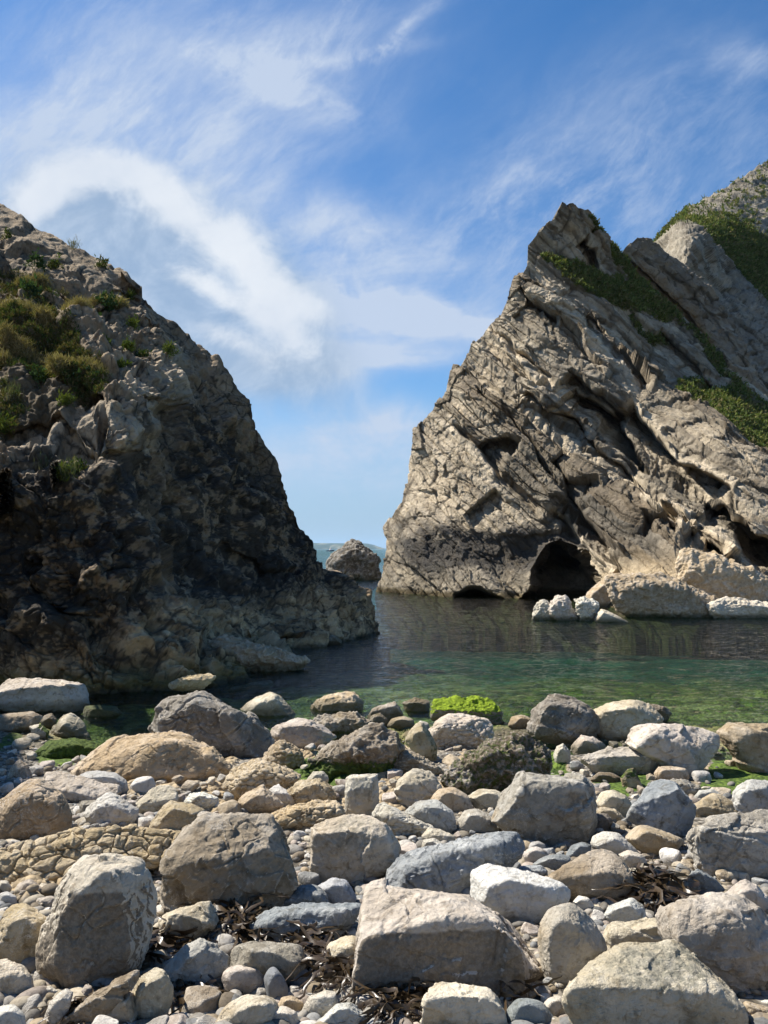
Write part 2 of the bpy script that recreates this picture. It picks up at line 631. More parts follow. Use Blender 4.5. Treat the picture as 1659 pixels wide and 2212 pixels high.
def mat_boulder():
    m, b = material('limestone')
    g = b.n('ShaderNodeNewGeometry')
    pos = g.outputs['Position']
    oi = b.n('ShaderNodeObjectInfo')
    rnd = b.m('MULTIPLY', oi.outputs['Random'], 40.0)
    p = b.vm('ADD', pos, b.comb(rnd, rnd, rnd))
    col = oi.outputs['Color']
    dark = b.mix(1.0, col, (0.46, 0.42, 0.36), 'MULTIPLY')
    pale = b.mix(0.28, b.mix(1.0, col, (1.28, 1.28, 1.28), 'MULTIPLY'), (0.58, 0.56, 0.52))
    n1 = b.noise(p, 3.2, 6, 0.62, 0.4)
    n2 = b.noise(p, 13.0, 6, 0.65, 0.5)
    n3 = b.noise(p, 60.0, 5, 0.7)
    c = b.mix(b.ss(n1, 0.42, 0.66), col, pale)
    c = b.mix(b.m('MULTIPLY', b.ss(n2, 0.50, 0.70), 0.8), c, dark)
    c = b.mix(b.m('MULTIPLY', b.ss(n3, 0.56, 0.72), 0.55), c, dark)
    pt = g.outputs['Pointiness']
    c = b.mix(b.m('MULTIPLY', b.ss(b.m('ADD', pt, b.m('MULTIPLY', b.m('SUBTRACT', n3, 0.5), 0.06)), 0.515, 0.56), 0.75), c, b.mix(0.35, b.mix(1.0, col, (1.45, 1.45, 1.42), 'MULTIPLY'), (0.60, 0.57, 0.52)))
    # lichen-grey scuffs and thin white veins
    n4 = b.noise(p, 6.0, 8, 0.7, 1.6)
    vein = b.ss(b.m('ABSOLUTE', b.m('SUBTRACT', n4, 0.5)), 0.012, 0.0)
    vm = b.ss(b.noise(p, 2.3, 2, 0.5, w=3.0), 0.5, 0.66)
    c = b.mix(b.m('MULTIPLY', b.m('MULTIPLY', vein, vm), 0.6), c, (0.72, 0.70, 0.66))
    ochre = b.ss(b.noise(p, 2.6, 5, 0.6, w=8.0), 0.58, 0.74)
    c = b.mix(b.m('MULTIPLY', ochre, 0.35), c, (0.36, 0.25, 0.12))
    patch = b.n('ShaderNodeAttribute', attribute_name='patch').outputs['Fac']
    pk = b.m('MULTIPLY', patch, b.ss(b.noise(p, 34.0, 5, 0.7), 0.66, 0.40))
    c = b.mix(b.m('MULTIPLY', pk, 0.85), c, (0.16, 0.155, 0.12))
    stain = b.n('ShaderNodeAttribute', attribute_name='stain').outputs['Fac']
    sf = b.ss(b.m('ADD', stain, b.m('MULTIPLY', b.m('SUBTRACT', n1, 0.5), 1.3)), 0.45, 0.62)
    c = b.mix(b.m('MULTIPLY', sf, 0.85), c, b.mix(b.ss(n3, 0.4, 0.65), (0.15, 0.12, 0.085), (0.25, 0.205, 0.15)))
    # weed and moss where the tide keeps the rock damp
    moss = b.n('ShaderNodeAttribute', attribute_name='moss').outputs['Fac']
    mn = b.noise(p, 26.0, 6, 0.7)
    mf = b.ss(b.m('ADD', moss, b.m('MULTIPLY', b.m('SUBTRACT', mn, 0.5), 1.1)), 0.42, 0.66)
    mbright = b.n('ShaderNodeAttribute', attribute_name='bright').outputs['Fac']
    mcol = b.mix(mbright, b.mix(b.ss(mn, 0.35, 0.65), (0.035, 0.060, 0.012), (0.11, 0.15, 0.03)),
                 b.mix(b.ss(mn, 0.3, 0.7), (0.10, 0.155, 0.010), (0.33, 0.44, 0.024)))
    c = b.mix(mf, c, mcol)
    # damp band just over the water
    z = b.sep(pos)[2]
    wz = b.m('ADD', z, b.m('MULTIPLY', b.m('SUBTRACT', n2, 0.5), 0.10))
    wet = b.ss(wz, 0.24, 0.07)
    c = b.mix(b.m('MULTIPLY', wet, 0.8), c, (0.085, 0.072, 0.038))
    h = b.m('ADD', b.m('MULTIPLY', n2, 1.0), b.m('ADD', b.m('MULTIPLY', n3, 0.35), b.m('MULTIPLY', b.noise(p, 170.0, 4, 0.7), 0.14)))
    wp = b.vm('ADD', p, b.vm('SCALE', b.vm('SUBTRACT', b.comb(n2, n1, n4), (0.5, 0.5, 0.5)), scale=0.16))
    h = b.m('ADD', h, b.m('ADD', b.m('MULTIPLY', b.sep(b.voro(wp, 14.0, 'F1', 1.0, 'Color'))[0], 0.30), b.m('MULTIPLY', b.sep(b.voro(wp, 42.0, 'F1', 1.0, 'Color'))[1], 0.16)))
    h = b.m('ADD', h, b.m('MULTIPLY', mf, b.m('MULTIPLY', mn, 1.5)))
    rough = b.m('SUBTRACT', 0.88, b.m('MULTIPLY', wet, 0.45))
    finish(b, c, rough, h, 0.85, 0.03)
    return m


def mat_cliff():
    m, b = material('bedded_cliff_limestone')
    pos = b.n('ShaderNodeNewGeometry').outputs['Position']
    col = b.n('ShaderNodeAttribute', attribute_name='col').outputs['Color']
    n1 = b.noise(pos, 0.9, 7, 0.65, 0.5)
    n2 = b.noise(pos, 4.5, 6, 0.68, 0.3)
    n3 = b.noise(pos, 18.0, 5, 0.7)
    c = b.mix(b.ss(n1, 0.35, 0.70), b.mix(1.0, col, (0.80, 0.77, 0.72), 'MULTIPLY'), b.mix(1.0, col, (1.18, 1.16, 1.12), 'MULTIPLY'))
    c = b.mix(b.m('MULTIPLY', b.ss(n2, 0.52, 0.68), 0.8), c, b.mix(1.0, col, (0.42, 0.40, 0.36), 'MULTIPLY'))
    c = b.mix(b.m('MULTIPLY', b.ss(n3, 0.58, 0.76), 0.55), c, b.mix(1.0, col, (1.6, 1.6, 1.55), 'MULTIPLY'))
    wn = b.t.nodes.new('ShaderNodeTexNoise')
    wn.inputs['Scale'].default_value = 3.0
    wn.inputs['Detail'].default_value = 4.0
    b.set(wn.inputs['Vector'], pos)
    wp = b.vm('ADD', pos, b.vm('SCALE', b.vm('SUBTRACT', wn.outputs['Color'], (0.5, 0.5, 0.5)), scale=0.5))
    v1 = b.sep(b.voro(wp, 2.6, 'F1', 1.0, 'Color'))[0]
    v2 = b.sep(b.voro(wp, 7.5, 'F1', 1.0, 'Color'))[1]
    h = b.m('ADD', b.m('MULTIPLY', n2, 0.7), b.m('MULTIPLY', n3, 0.45))
    h = b.m('ADD', h, b.m('ADD', b.m('MULTIPLY', v1, 0.55), b.m('MULTIPLY', v2, 0.30)))
    finish(b, c, 0.9, h, 1.0, 0.13)
    return m


def mat_leaf():
    m, b = material('foliage')
    col = b.n('ShaderNodeAttribute', attribute_name='col').outputs['Color']
    df = b.n('ShaderNodeBsdfDiffuse', ins={'Color': col})
    tr = b.n('ShaderNodeBsdfTranslucent', ins={'Color': b.mix(1.0, col, (0.8, 0.9, 0.4), 'MULTIPLY')})
    mx = b.n('ShaderNodeMixShader', ins={0: 0.25})
    b.t.links.new(df.outputs[0], mx.inputs[1])
    b.t.links.new(tr.outputs[0], mx.inputs[2])
    out = b.n('ShaderNodeOutputMaterial')
    b.t.links.new(mx.outputs[0], out.inputs[0])
    return m


def mat_pebbles():
    m, b = material('loose_pebbles')
    pos = b.n('ShaderNodeNewGeometry').outputs['Position']
    col = b.n('ShaderNodeAttribute', attribute_name='col').outputs['Color']
    n2 = b.noise(pos, 45.0, 5, 0.65)
    c = b.mix(b.ss(n2, 0.42, 0.68), col, b.mix(1.0, col, (0.62, 0.60, 0.56), 'MULTIPLY'))
    z = b.sep(pos)[2]
    wet = b.ss(z, 0.24, 0.06)
    c = b.mix(b.m('MULTIPLY', wet, 0.8), c, (0.075, 0.068, 0.035))
    finish(b, c, b.m('SUBTRACT', 0.8, b.m('MULTIPLY', wet, 0.45)), n2, 0.4, 0.01)
    return m


def mat_beach():
    m, b = material('shingle_ground')
    pos = b.n('ShaderNodeNewGeometry').outputs['Position']
    x, y, z = b.sep(pos)[0:3]
    vc = b.n('ShaderNodeTexVoronoi', feature='F1')
    b.set(vc.inputs['Vector'], pos)
    vc.inputs['Scale'].default_value = 22.0
    cr = b.sep(vc.outputs['Color'])[0]
    f1 = vc.outputs['Distance']
    n1 = b.noise(pos, 1.3, 5, 0.6)
    peb = b.mix(cr, (0.13, 0.115, 0.095), (0.30, 0.275, 0.235))
    peb = b.mix(b.m('MULTIPLY', b.ss(n1, 0.45, 0.65), 0.6), peb, (0.34, 0.26, 0.15))
    peb = b.mix(b.ss(f1, 0.42, 0.70), peb, (0.07, 0.06, 0.045))
    rockm = b.n('ShaderNodeAttribute', attribute_name='bedrock').outputs['Fac']
    nb = b.noise(pos, 5.0, 6, 0.65)
    brk = b.mix(b.ss(nb, 0.38, 0.66), (0.25, 0.19, 0.115), (0.42, 0.33, 0.21))
    brk = b.mix(b.m('MULTIPLY', b.ss(b.noise(pos, 22.0, 5, 0.7), 0.5, 0.7), 0.6), brk, (0.13, 0.10, 0.065))
    peb = b.mix(rockm, peb, brk)
    weedm = b.n('ShaderNodeAttribute', attribute_name='weed').outputs['Fac']
    wn_ = b.noise(pos, 9.0, 6, 0.7)
    wf = b.ss(b.m('ADD', weedm, b.m('MULTIPLY', b.m('SUBTRACT', wn_, 0.5), 1.2)), 0.45, 0.65)
    peb = b.mix(wf, peb, b.mix(b.ss(wn_, 0.35, 0.65), (0.03, 0.055, 0.01), (0.10, 0.15, 0.02)))
    # submerged bed: sand, stones and weed; depth darkening and open-sea blue painted in
    n2 = b.noise(pos, 0.55, 6, 0.62, 0.6)
    n3 = b.noise(pos, 2.6, 6, 0.65, 0.4)
    bed = b.mix(b.ss(n3, 0.40, 0.62), (0.030, 0.045, 0.008), (0.17, 0.17, 0.045))
    bed = b.mix(b.ss(n2, 0.48, 0.62), bed, (0.30, 0.26, 0.13))
    bed = b.mix(b.m('MULTIPLY', b.ss(b.noise(pos, 1.7, 4, 0.6, w=6.0), 0.55, 0.68), 0.8), bed, (0.20, 0.24, 0.02))
    bed = b.mix(b.m('MULTIPLY', b.ss(b.noise(pos, 7.0, 4, 0.6), 0.52, 0.66), 0.75), bed, (0.025, 0.034, 0.012))
    deep = b.mix(b.ss(n2, 0.40, 0.66), (0.003, 0.034, 0.027), (0.008, 0.085, 0.063))
    deep = b.mix(b.ss(z, -1.1, -1.9), deep, (0.003, 0.022, 0.017))
    dz = b.ss(z, -0.30, -0.85)
    bed = b.mix(dz, bed, deep)
    sea = b.ss(y, 55.0, 90.0)
    bed = b.mix(sea, bed, (0.03, 0.10, 0.16))
    wz = b.m('ADD', z, b.m('MULTIPLY', b.m('SUBTRACT', n3, 0.5), 0.12))
    peb = b.mix(b.m('MULTIPLY', b.ss(wz, 0.26, 0.08), 0.75), peb, (0.06, 0.052, 0.028))
    c = b.mix(b.ss(wz, 0.10, 0.0), peb, bed)
    finish(b, c, 0.85, b.m('ADD', b.m('MULTIPLY', f1, -1.0), n3), 0.8, 0.04)
    return m


def mat_water():
    m, b = material('clear_sea_water')
    pos = b.n('ShaderNodeNewGeometry').outputs['Position']
    px, py, pz = b.sep(pos)[0:3]
    q = b.comb(b.m('MULTIPLY', px, 0.75), py, 0.0)
    h = b.m('ADD', b.m('MULTIPLY', b.noise(q, 2.4, 4, 0.55, 0.5), 1.0), b.m('ADD', b.m('MULTIPLY', b.noise(q, 6.5, 4, 0.6, 0.5), 0.65), b.m('MULTIPLY', b.noise(q, 19.0, 3, 0.55), 0.14)))
    far = b.ss(py, 50.0, 160.0)
    h = b.m('ADD', h, b.m('MULTIPLY', far, b.m('MULTIPLY', b.noise(q, 0.45, 5, 0.6, 0.4), 14.0)))
    bn = b.n('ShaderNodeBump', ins={'Height': h, 'Strength': 1.0, 'Distance': 0.11})
    gl = b.n('ShaderNodeBsdfGlossy', ins={'Color': (1, 1, 1), 'Roughness': 0.03})
    b.t.links.new(bn.outputs[0], gl.inputs['Normal'])
    tr = b.n('ShaderNodeBsdfTransparent', ins={'Color': (0.62, 0.80, 0.64)})
    fr = b.n('ShaderNodeFresnel', ins={'IOR': 1.33})
    b.t.links.new(bn.outputs[0], fr.inputs['Normal'])
    mx = b.n('ShaderNodeMixShader')
    b.t.links.new(fr.outputs[0], mx.inputs[0])
    b.t.links.new(tr.outputs[0], mx.inputs[1])
    b.t.links.new(gl.outputs[0], mx.inputs[2])
    out = b.n('ShaderNodeOutputMaterial')
    b.t.links.new(mx.outputs[0], out.inputs[0])
    return m


def mat_plain(name, col, rough=0.6, scale=8.0, var=0.25, spec=0.3):
    m, b = material(name)
    pos = b.n('ShaderNodeNewGeometry').outputs['Position']
    n = b.noise(pos, scale, 4, 0.6)
    c = b.mix(b.m('MULTIPLY', b.ss(n, 0.35, 0.7), var), col, tuple(q * 0.4 for q in col))
    finish(b, c, rough, n, 0.2, 0.01, spec)
    return m


M_ROCK = mat_boulder()
M_CLIFF = mat_cliff()
M_LEAF = mat_leaf()
M_PEB = mat_pebbles()
M_BEACH = mat_beach()
M_WATER = mat_water()
M_KELP = mat_plain('dried_kelp', (0.055, 0.036, 0.018), 0.35, 30.0, 0.5, 0.5)
# ------------------------------------------------------------------ beach relief: shingle, nodular bedrock, weed
BEDROCK = [[(0, 1900), (60, 1800), (260, 1790), (400, 1760), (430, 1700), (560, 1640), (700, 1600), (830, 1640), (900, 1700), (1000, 1680), (900, 1750), (740, 1790), (640, 1800), (560, 1740), (400, 1800), (200, 1900), (60, 1960)],
           [(150, 1690), (260, 1590), (420, 1560), (560, 1600), (480, 1680), (330, 1720)], [(940, 1700), (1000, 1620), (1200, 1600), (1230, 1660), (1120, 1710)],
           [(520, 1560), (760, 1550), (900, 1560), (880, 1620), (700, 1640), (560, 1620)]]
WEED = [[(570, 1700), (640, 1640), (760, 1610), (870, 1610), (860, 1660), (700, 1700)], [(60, 1640), (150, 1590), (320, 1580), (300, 1620), (120, 1660)],
        [(960, 1710), (1000, 1640), (1200, 1610), (1240, 1680), (1100, 1720)], [(1280, 1690), (1340, 1660), (1420, 1680), (1350, 1730)], [(1500, 1720), (1540, 1640), (1659, 1640), (1659, 1710)],
        [(650, 1600), (760, 1560), (860, 1570), (860, 1600), (720, 1620)], [(0, 1600), (40, 1570), (60, 1610), (0, 1620)]]


def ground_detail(x, y):
    z = ground_z(x, y)
    brk = np.zeros(len(x))
    weed = np.zeros(len(x))
    near = sstep(20, 10, np.abs(y - 4)) * sstep(14, 8, np.abs(x))
    m = np.nonzero((near > 0) & (y > 1.5))[0]
    p = np.stack([x[m], y[m], np.zeros(len(m))], 1)
    V = to_v(np.stack([x[m], y[m], z[m]], 1)) + 14 * np.stack([fbm(p * 1.6, 4), fbm(p * 1.6 + 9, 4)], 1)
    bk, wd = np.zeros(len(m)), np.zeros(len(m))
    for q in BEDROCK:
        bk = np.maximum(bk, sstep(6, -6, poly_sdf(V, q)))
    for q in WEED:
        wd = np.maximum(wd, sstep(10, -8, poly_sdf(V, q)))
    q = p + 0.12 * np.stack([fbm(p * 3, 3), fbm(p * 3 + 7, 3), 0 * p[:, 0]], 1)
    f1, f2, _ = worley(q * np.array([3.3, 4.6, 1]), 4)
    g1, g2, _ = worley(q * np.array([8.0, 11.0, 1]), 6)
    nod = 0.13 * (0.55 - f1) + 0.045 * (0.5 - g1) - 0.05 * sstep(0.12, 0, f2 - f1) + 0.10 * fbm(p * 1.4 + 3, 3)
    z[m] += near[m] * (0.06 * fbm(p * 0.9, 3) + 0.035 * fbm(p * 4.0, 3) + bk * nod)
    brk[m], weed[m] = bk, wd
    return z, brk, weed


# ------------------------------------------------------------------ beach and sea bed, one sheet to the horizon
def build_ground():
    xs = np.concatenate([-np.geomspace(9000, 9.3, 46), np.arange(-9, 9.001, 0.034), np.geomspace(9.3, 9000, 46)])
    ys = np.concatenate([-np.geomspace(300, 1.2, 14), np.arange(1.0, 15.0, 0.030), np.geomspace(15.2, 60, 90), np.geomspace(62, 14000, 50)])
    X, Y = np.meshgrid(xs, ys)
    p = np.stack([X.ravel(), Y.ravel(), np.zeros(X.size)], 1)
    near = sstep(20, 10, np.abs(p[:, 1] - 4)) * sstep(14, 8, np.abs(p[:, 0]))
    z, brk, weed = ground_detail(p[:, 0], p[:, 1])
    bed = sstep(12.5, 15, p[:, 1]) * sstep(70, 40, p[:, 1])
    z = z + bed * (0.22 * fbm(p * 0.5 + 5, 3) + 0.10 * fbm(p * 1.9, 3))
    p[:, 2] = z
    o = new_obj('beach', p, grid_faces(len(ys), len(xs)), M_BEACH, attrs={'bedrock': brk, 'weed': weed})
    tag(o, kind='structure')


def build_water():
    ys = np.concatenate([np.geomspace(8.0, 90, 620), np.geomspace(91, 12500, 120)])
    us = np.linspace(-1, 1, 520)
    Y, U = np.meshgrid(ys, us, indexing='ij')
    X = U * Y * 1.1
    p = np.stack([X.ravel(), Y.ravel(), np.zeros(X.size)], 1)
    q = p.copy()
    q[:, 0] *= 0.7
    amp = sstep(120, 30, p[:, 1])
    f = np.clip((p[:, 1] - 10) / 35, 0, 1)
    p[:, 2] = amp * (0.016 + 0.030 * f) * fbm(q * 1.5, 3) + amp * 0.014 * fbm(q * np.float32(4.2), 2)
    o = new_obj('water', p, grid_faces(len(ys), len(us)), M_WATER)
    tag(o, kind='structure')


# ------------------------------------------------------------------ cliffs
def resample(line, n):
    line = np.asarray(line, float)
    L = np.concatenate([[0], np.cumsum(np.linalg.norm(np.diff(line, axis=0), axis=1))])
    t = np.linspace(0, L[-1], n)
    return np.stack([np.interp(t, L, line[:, k]) for k in range(line.shape[1])], 1)


def smooth_line(v, r):
    k = np.hanning(2 * r + 1)
    k /= k.sum()
    p = np.pad(v, (r, r), mode='edge')
    return np.convolve(p, k, 'valid')


def overhang(V, line, amp, L, side=1, soft=8.0, end=0.12):
    d, s, t = line_sd(V, line)
    d = d * s * side
    prof = np.where(d > 0, sstep(0, soft, d) * np.exp(-np.maximum(d, 0) / L), 0)
    return amp * prof * sstep(0, end, t) * sstep(1, 1 - end, t)


def ridge_line(V, line, amp, w, end=0.1):
    d, s, t = line_sd(V, line)
    return -amp * np.exp(-(d / w) ** 2) * sstep(0, end, t) * sstep(1, 1 - end, t)


D_ = lambda pts: [(1220.2 + 0.26453 * x, 823 + 0.26453 * y) for x, y in pts]
E_ = lambda pts: [(823 + 0.26453 * x, 823 + 0.26453 * y) for x, y in pts]
C3_ = lambda pts: [(795.5 + 0.5205 * x, 329 + 0.5205 * y) for x, y in pts]
H_ = lambda pts: [(0.26453 * x, 428 + 0.26453 * y) for x, y in pts]


def grid_normals(P):
    du = np.gradient(P, axis=1)
    dv = np.gradient(P, axis=0)
    n = np.cross(du, dv)
    n /= np.maximum(np.linalg.norm(n, axis=2), 1e-9)[..., None]
    c = P - np.array([0, 0, CAM_Z])
    flip = (n * c).sum(2) > 0
    n[flip] *= -1
    return n


def box_blur(a, r):
    for ax in (0, 1):
        pad = [(0, 0)] * a.ndim
        pad[ax] = (r + 1, r)
        q = np.cumsum(np.pad(a, pad, mode='edge'), axis=ax)
        n = a.shape[ax]
        hi = np.take(q, np.arange(2 * r + 1, 2 * r + 1 + n), ax)
        lo = np.take(q, np.arange(0, n), ax)
        a = (hi - lo) / (2 * r + 1)
    return a


def spacing(P):
    """largest gap to the neighbouring grid points: relief finer than this is left out"""
    a = np.linalg.norm(np.gradient(P, axis=0), axis=2)
    b = np.linalg.norm(np.gradient(P, axis=1), axis=2)
    return box_blur(np.maximum(a, b)[..., None], 2).ravel()


def calm_normals(P, r=16):
    """normals that follow the broad form, and how squarely each spot faces outwards (small on the walls of steps)"""
    n = grid_normals(P)
    b = box_blur(box_blur(n, r), r)
    b /= np.maximum(np.linalg.norm(b, axis=2), 1e-9)[..., None]
    sq = sstep(0.05, 0.55, (n * b).sum(2))
    return b.reshape(-1, 3), (0.45 + 0.55 * sq).ravel()


def left_cliff():
    base = [(-300, 1530), (0, 1530), (200, 1530), (330, 1530), (430, 1520), (520, 1490), (600, 1465), (660, 1448), (690, 1440), (720, 1430),
            (745, 1420), (765, 1412), (785, 1405), (800, 1400), (815, 1395), (825, 1390), (835, 1385), (840, 1382), (845, 1381)]
    top = [(-300, 250), (0, 440), (150, 525), (290, 605), (310, 643), (420, 735), (490, 800), (545, 870), (555, 925), (595, 985),
           (620, 1060), (640, 1110), (660, 1190), (680, 1230), (735, 1240), (775, 1280), (800, 1330), (818, 1365), (835, 1381)]
    base, top = np.array(base, float), np.array(top, float)
    L = np.concatenate([[0], np.cumsum(np.linalg.norm(np.diff(top, axis=0), axis=1) * 0.6 + np.linalg.norm(np.diff(base, axis=0), axis=1) * 0.4)])
    C, R = 780, 760
    t = np.linspace(0, L[-1], C)
    B = np.stack([np.interp(t, L, base[:, k]) for k in (0, 1)], 1)
    T = np.stack([np.interp(t, L, top[:, k]) for k in (0, 1)], 1)
    f = np.linspace(0, 1, R)[:, None, None]
    V = (B[None] * (1 - f) + T[None] * f)
    Vf = V.reshape(-1, 2)
    dl = rbf([(-300, 1530, 14.6), (0, 1490, 15.1), (230, 1490, 15.2), (400, 1478, 15.9), (520, 1455, 17), (640, 1432, 19), (-300, 1200, 15.3),
              (0, 1300, 15.7), (200, 1300, 15.8), (350, 1310, 16.9), (0, 1100, 16.1), (200, 1100, 16.5), (280, 1080, 17.2), (0, 950, 16.6), (200, 960, 17.2),
              (300, 900, 18.6), (0, 860, 18.2), (150, 860, 18.7), (300, 820, 20.0), (0, 700, 21), (150, 700, 21.5), (300, 720, 23), (0, 560, 24.5),
              (150, 600, 24.5), (300, 640, 25.6), (0, 440, 28), (150, 525, 27), (-300, 250, 31), (-300, 900, 16.5), (-300, 600, 21), (415, 735, 25.9)])
    dr = rbf([(600, 1404, 21.6), (690, 1390, 23), (760, 1380, 24.3), (818, 1367, 25.4), (470, 1400, 18.9), (420, 735, 26), (545, 870, 26), (555, 925, 25.9),
              (595, 985, 26.1), (640, 1110, 26.4), (660, 1190, 26.5), (735, 1240, 26.6), (800, 1330, 26.0), (400, 900, 22.6), (400, 1100, 20.6),
              (500, 1100, 22.8), (600, 1150, 25.2), (500, 1300, 20.6), (600, 1300, 23.2), (700, 1300, 24.8), (300, 1000, 19.3), (350, 1200, 18.7),
              (420, 1340, 18.5), (845, 1381, 25.9), (560, 1200, 24.2), (470, 980, 23.4)])
    step = [(655, 1434), (600, 1408), (540, 1395), (470, 1380), (430, 1335), (345, 1250), (318, 1190), (285, 1100), (278, 1040), (238, 975), (300, 967),
            (318, 935), (330, 892), (385, 872), (398, 790), (395, 730), (330, 660)]
    wob = np.stack([17 * fbm(np.c_[Vf / 48.0, np.zeros(len(Vf))], 3, 0.42), 17 * fbm(np.c_[Vf / 48.0, np.full(len(Vf), 9.0)], 3, 0.42)], 1)
    d, s, _ = line_sd(Vf + wob, step)
    blend = sstep(-16, 16, d * s)                     # 1 on the right-hand recessed face
    A, Bq = dl(Vf), dr(Vf)
    dep = A * (1 - blend) + Bq * blend
    # shelves and notches
    dep += overhang(Vf + wob, [(0, 905), (60, 905), (130, 890), (180, 940), (235, 975)], 0.7, 40, 1)
    dep += overhang(Vf + wob, H_([(240, 700), (420, 735), (560, 770), (700, 810), (800, 850), (1000, 870)]), 0.7, 18, 1)
    dep += overhang(Vf + wob, H_([(900, 740), (1040, 800), (1160, 835)]), 0.6, 14, 1)
    dep += overhang(Vf + wob, H_([(0, 740), (150, 800), (260, 900), (400, 1000)]), 0.8, 22, 1)
    dep += overhang(Vf + wob, H_([(1180, 960), (1250, 1000), (1300, 1010)]), 0.6, 14, 1)
    dep += overhang(Vf + wob, H_([(1000, 1560), (1200, 1590), (1400, 1600), (1530, 1640)]), 0.7, 26, 1)
    dep += overhang(Vf + wob, [(620, 1396), (560, 1392), (585, 1380), (640, 1378)], 0.9, 16, 1)
    dep += overhang(Vf + wob, [(40, 1190), (60, 1270), (130, 1330), (250, 1345)], 0.5, 40, -1)
    dep += overhang(Vf + wob, [(430, 1195), (500, 1220), (560, 1270)], 0.5, 22, -1)
    dep += overhang(Vf + wob, [(330, 1060), (390, 1090), (420, 1150), (420, 1240)], 0.5, 20, -1)
    dep += overhang(Vf + wob, [(500, 1150), (540, 1210), (600, 1250), (630, 1230)], 0.6, 20, 1)
    P = at(Vf[:, 0], Vf[:, 1], dep).reshape(R, C, 3)
    N = grid_normals(P).reshape(-1, 3)
    p = P.reshape(-1, 3).astype(np.float32)
    wp = p + 0.30 * np.stack([fbm(p * 0.9, 3), fbm(p * 0.9 + 7, 3), fbm(p * 0.9 + 3, 3)], 1)
    rough = Vf[:, 0] * 0
    rubble = sstep(30, -30, poly_sdf(Vf, [(160, 690), (300, 660), (400, 740), (400, 870), (300, 900), (190, 840)]))
    gap = spacing(P)
    ok = lambda L: sstep(0.55 * L, 0.18 * L, gap)
    disp = 0.75 * fbm(p * 0.30, 3) + 0.80 * ok(1.8) * facet(wp * np.array([0.55, 0.55, 0.45]), 3, 1.6, 0.3, 0.04, soft=0.30)
    disp += 0.34 * ok(0.7) * facet(wp * np.array([1.5, 1.5, 1.3]), 4, 1.6, 0.5, 0.08, soft=0.28) + (0.13 + 0.14 * rubble) * ok(0.28) * facet(wp * np.array([3.6, 3.6, 4.4]), 5, 1.4, 0.6, 0.12, soft=0.25)
    disp += 0.06 * ok(0.11) * facet(wp * 9.0, 6, 1.0, 0.8, 0.2) + 0.16 * ok(0.6) * (ridged(p * 1.2 + 3, 4) - 0.6) + 0.05 * ok(0.15) * fbm(p * 6.5, 4) + 0.025 * ok(0.06) * fbm(p * 19.0, 3)
    cr = np.abs(fbm(p * 0.6 + 31, 4))
    disp -= 0.14 * ok(0.3) * sstep(0.022, 0.0, cr)
    edge = np.repeat((1 - 0.6 * sstep(0.86, 1.0, np.linspace(0, 1, R)))[:, None], C, 1)
    N, sq = calm_normals(P)
    disp = 0.5 * disp + 0.5 * box_blur(disp.reshape(R, C, 1), 1).ravel()
    p = p + N * (disp * sq * edge.ravel())[:, None]
    # ------- colours of the stone
    n0 = fbm(p * 0.7, 4)
    n1 = fbm(p * 2.6 + 4, 4) * ok(0.5)
    n2 = fbm(p * 9.0, 3) * ok(0.14)
    vx, vy = Vf[:, 0], Vf[:, 1]
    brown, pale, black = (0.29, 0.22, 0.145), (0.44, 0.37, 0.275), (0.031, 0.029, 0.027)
    basec, green = (0.52, 0.39, 0.235), (0.17, 0.135, 0.04)
    col = lerp3(np.tile(brown, (len(vx), 1)), (0.34, 0.275, 0.195), sstep(-0.1, 0.4, n1))
    pm = sstep(26, -10, poly_sdf(Vf, [(60, 990), (70, 930), (130, 890), (215, 900), (330, 800), (395, 750), (395, 860), (330, 890), (300, 970), (235, 985), (180, 1000)]) + 40 * n1)
    col = lerp3(col, pale, 0.85 * pm)
    rb = sstep(20, -20, poly_sdf(Vf, [(160, 690), (300, 660), (410, 740), (400, 870), (300, 900), (190, 840)]) + 30 * n1)
    col = lerp3(col, pale, 0.5 * rb * sstep(-0.2, 0.3, n2))
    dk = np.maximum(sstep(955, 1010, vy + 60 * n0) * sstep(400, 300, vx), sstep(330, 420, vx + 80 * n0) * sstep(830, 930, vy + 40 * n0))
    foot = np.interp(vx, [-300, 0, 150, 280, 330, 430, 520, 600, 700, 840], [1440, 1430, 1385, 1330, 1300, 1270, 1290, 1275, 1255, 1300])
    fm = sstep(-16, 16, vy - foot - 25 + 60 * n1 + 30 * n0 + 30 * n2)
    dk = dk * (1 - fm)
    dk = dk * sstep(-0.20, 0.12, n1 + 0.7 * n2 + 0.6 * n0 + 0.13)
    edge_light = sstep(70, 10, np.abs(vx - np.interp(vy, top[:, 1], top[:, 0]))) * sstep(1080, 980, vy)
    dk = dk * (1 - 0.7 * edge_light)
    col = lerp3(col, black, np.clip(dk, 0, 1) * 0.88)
    col = lerp3(col, basec, fm)
    kA = _cells((wp * np.array([1.5, 1.5, 1.3])), 4, 0.86)
    kB = _cells((wp * np.array([3.6, 3.6, 4.4])), 5, 0.86)
    crk = np.maximum(sstep(0.10, 0.02, kA[1] - kA[0]) * ok(0.4), 0.8 * sstep(0.11, 0.02, kB[1] - kB[0]) * ok(0.2)) * sstep(-0.2, 0.12, n1 + n0)
    col = lerp3(col, (0.03, 0.027, 0.023), crk * 0.85)
    col = col * (0.78 + 0.44 * kA[2])[:, None]
    col = lerp3(col, (0.075, 0.062, 0.046), fm * sstep(0.02, 0.22, n1 + 0.6 * n0 + 0.2 * n2) * 0.6)
    spots = sstep(0.42, 0.55, n2) * dk
    col = lerp3(col, (0.26, 0.23, 0.18), spots * 0.6)
    z = p[:, 2]
    col = lerp3(col, green, sstep(0.55, 0.10, z + 0.35 * n1) * 0.85 * sstep(700, 500, vx))
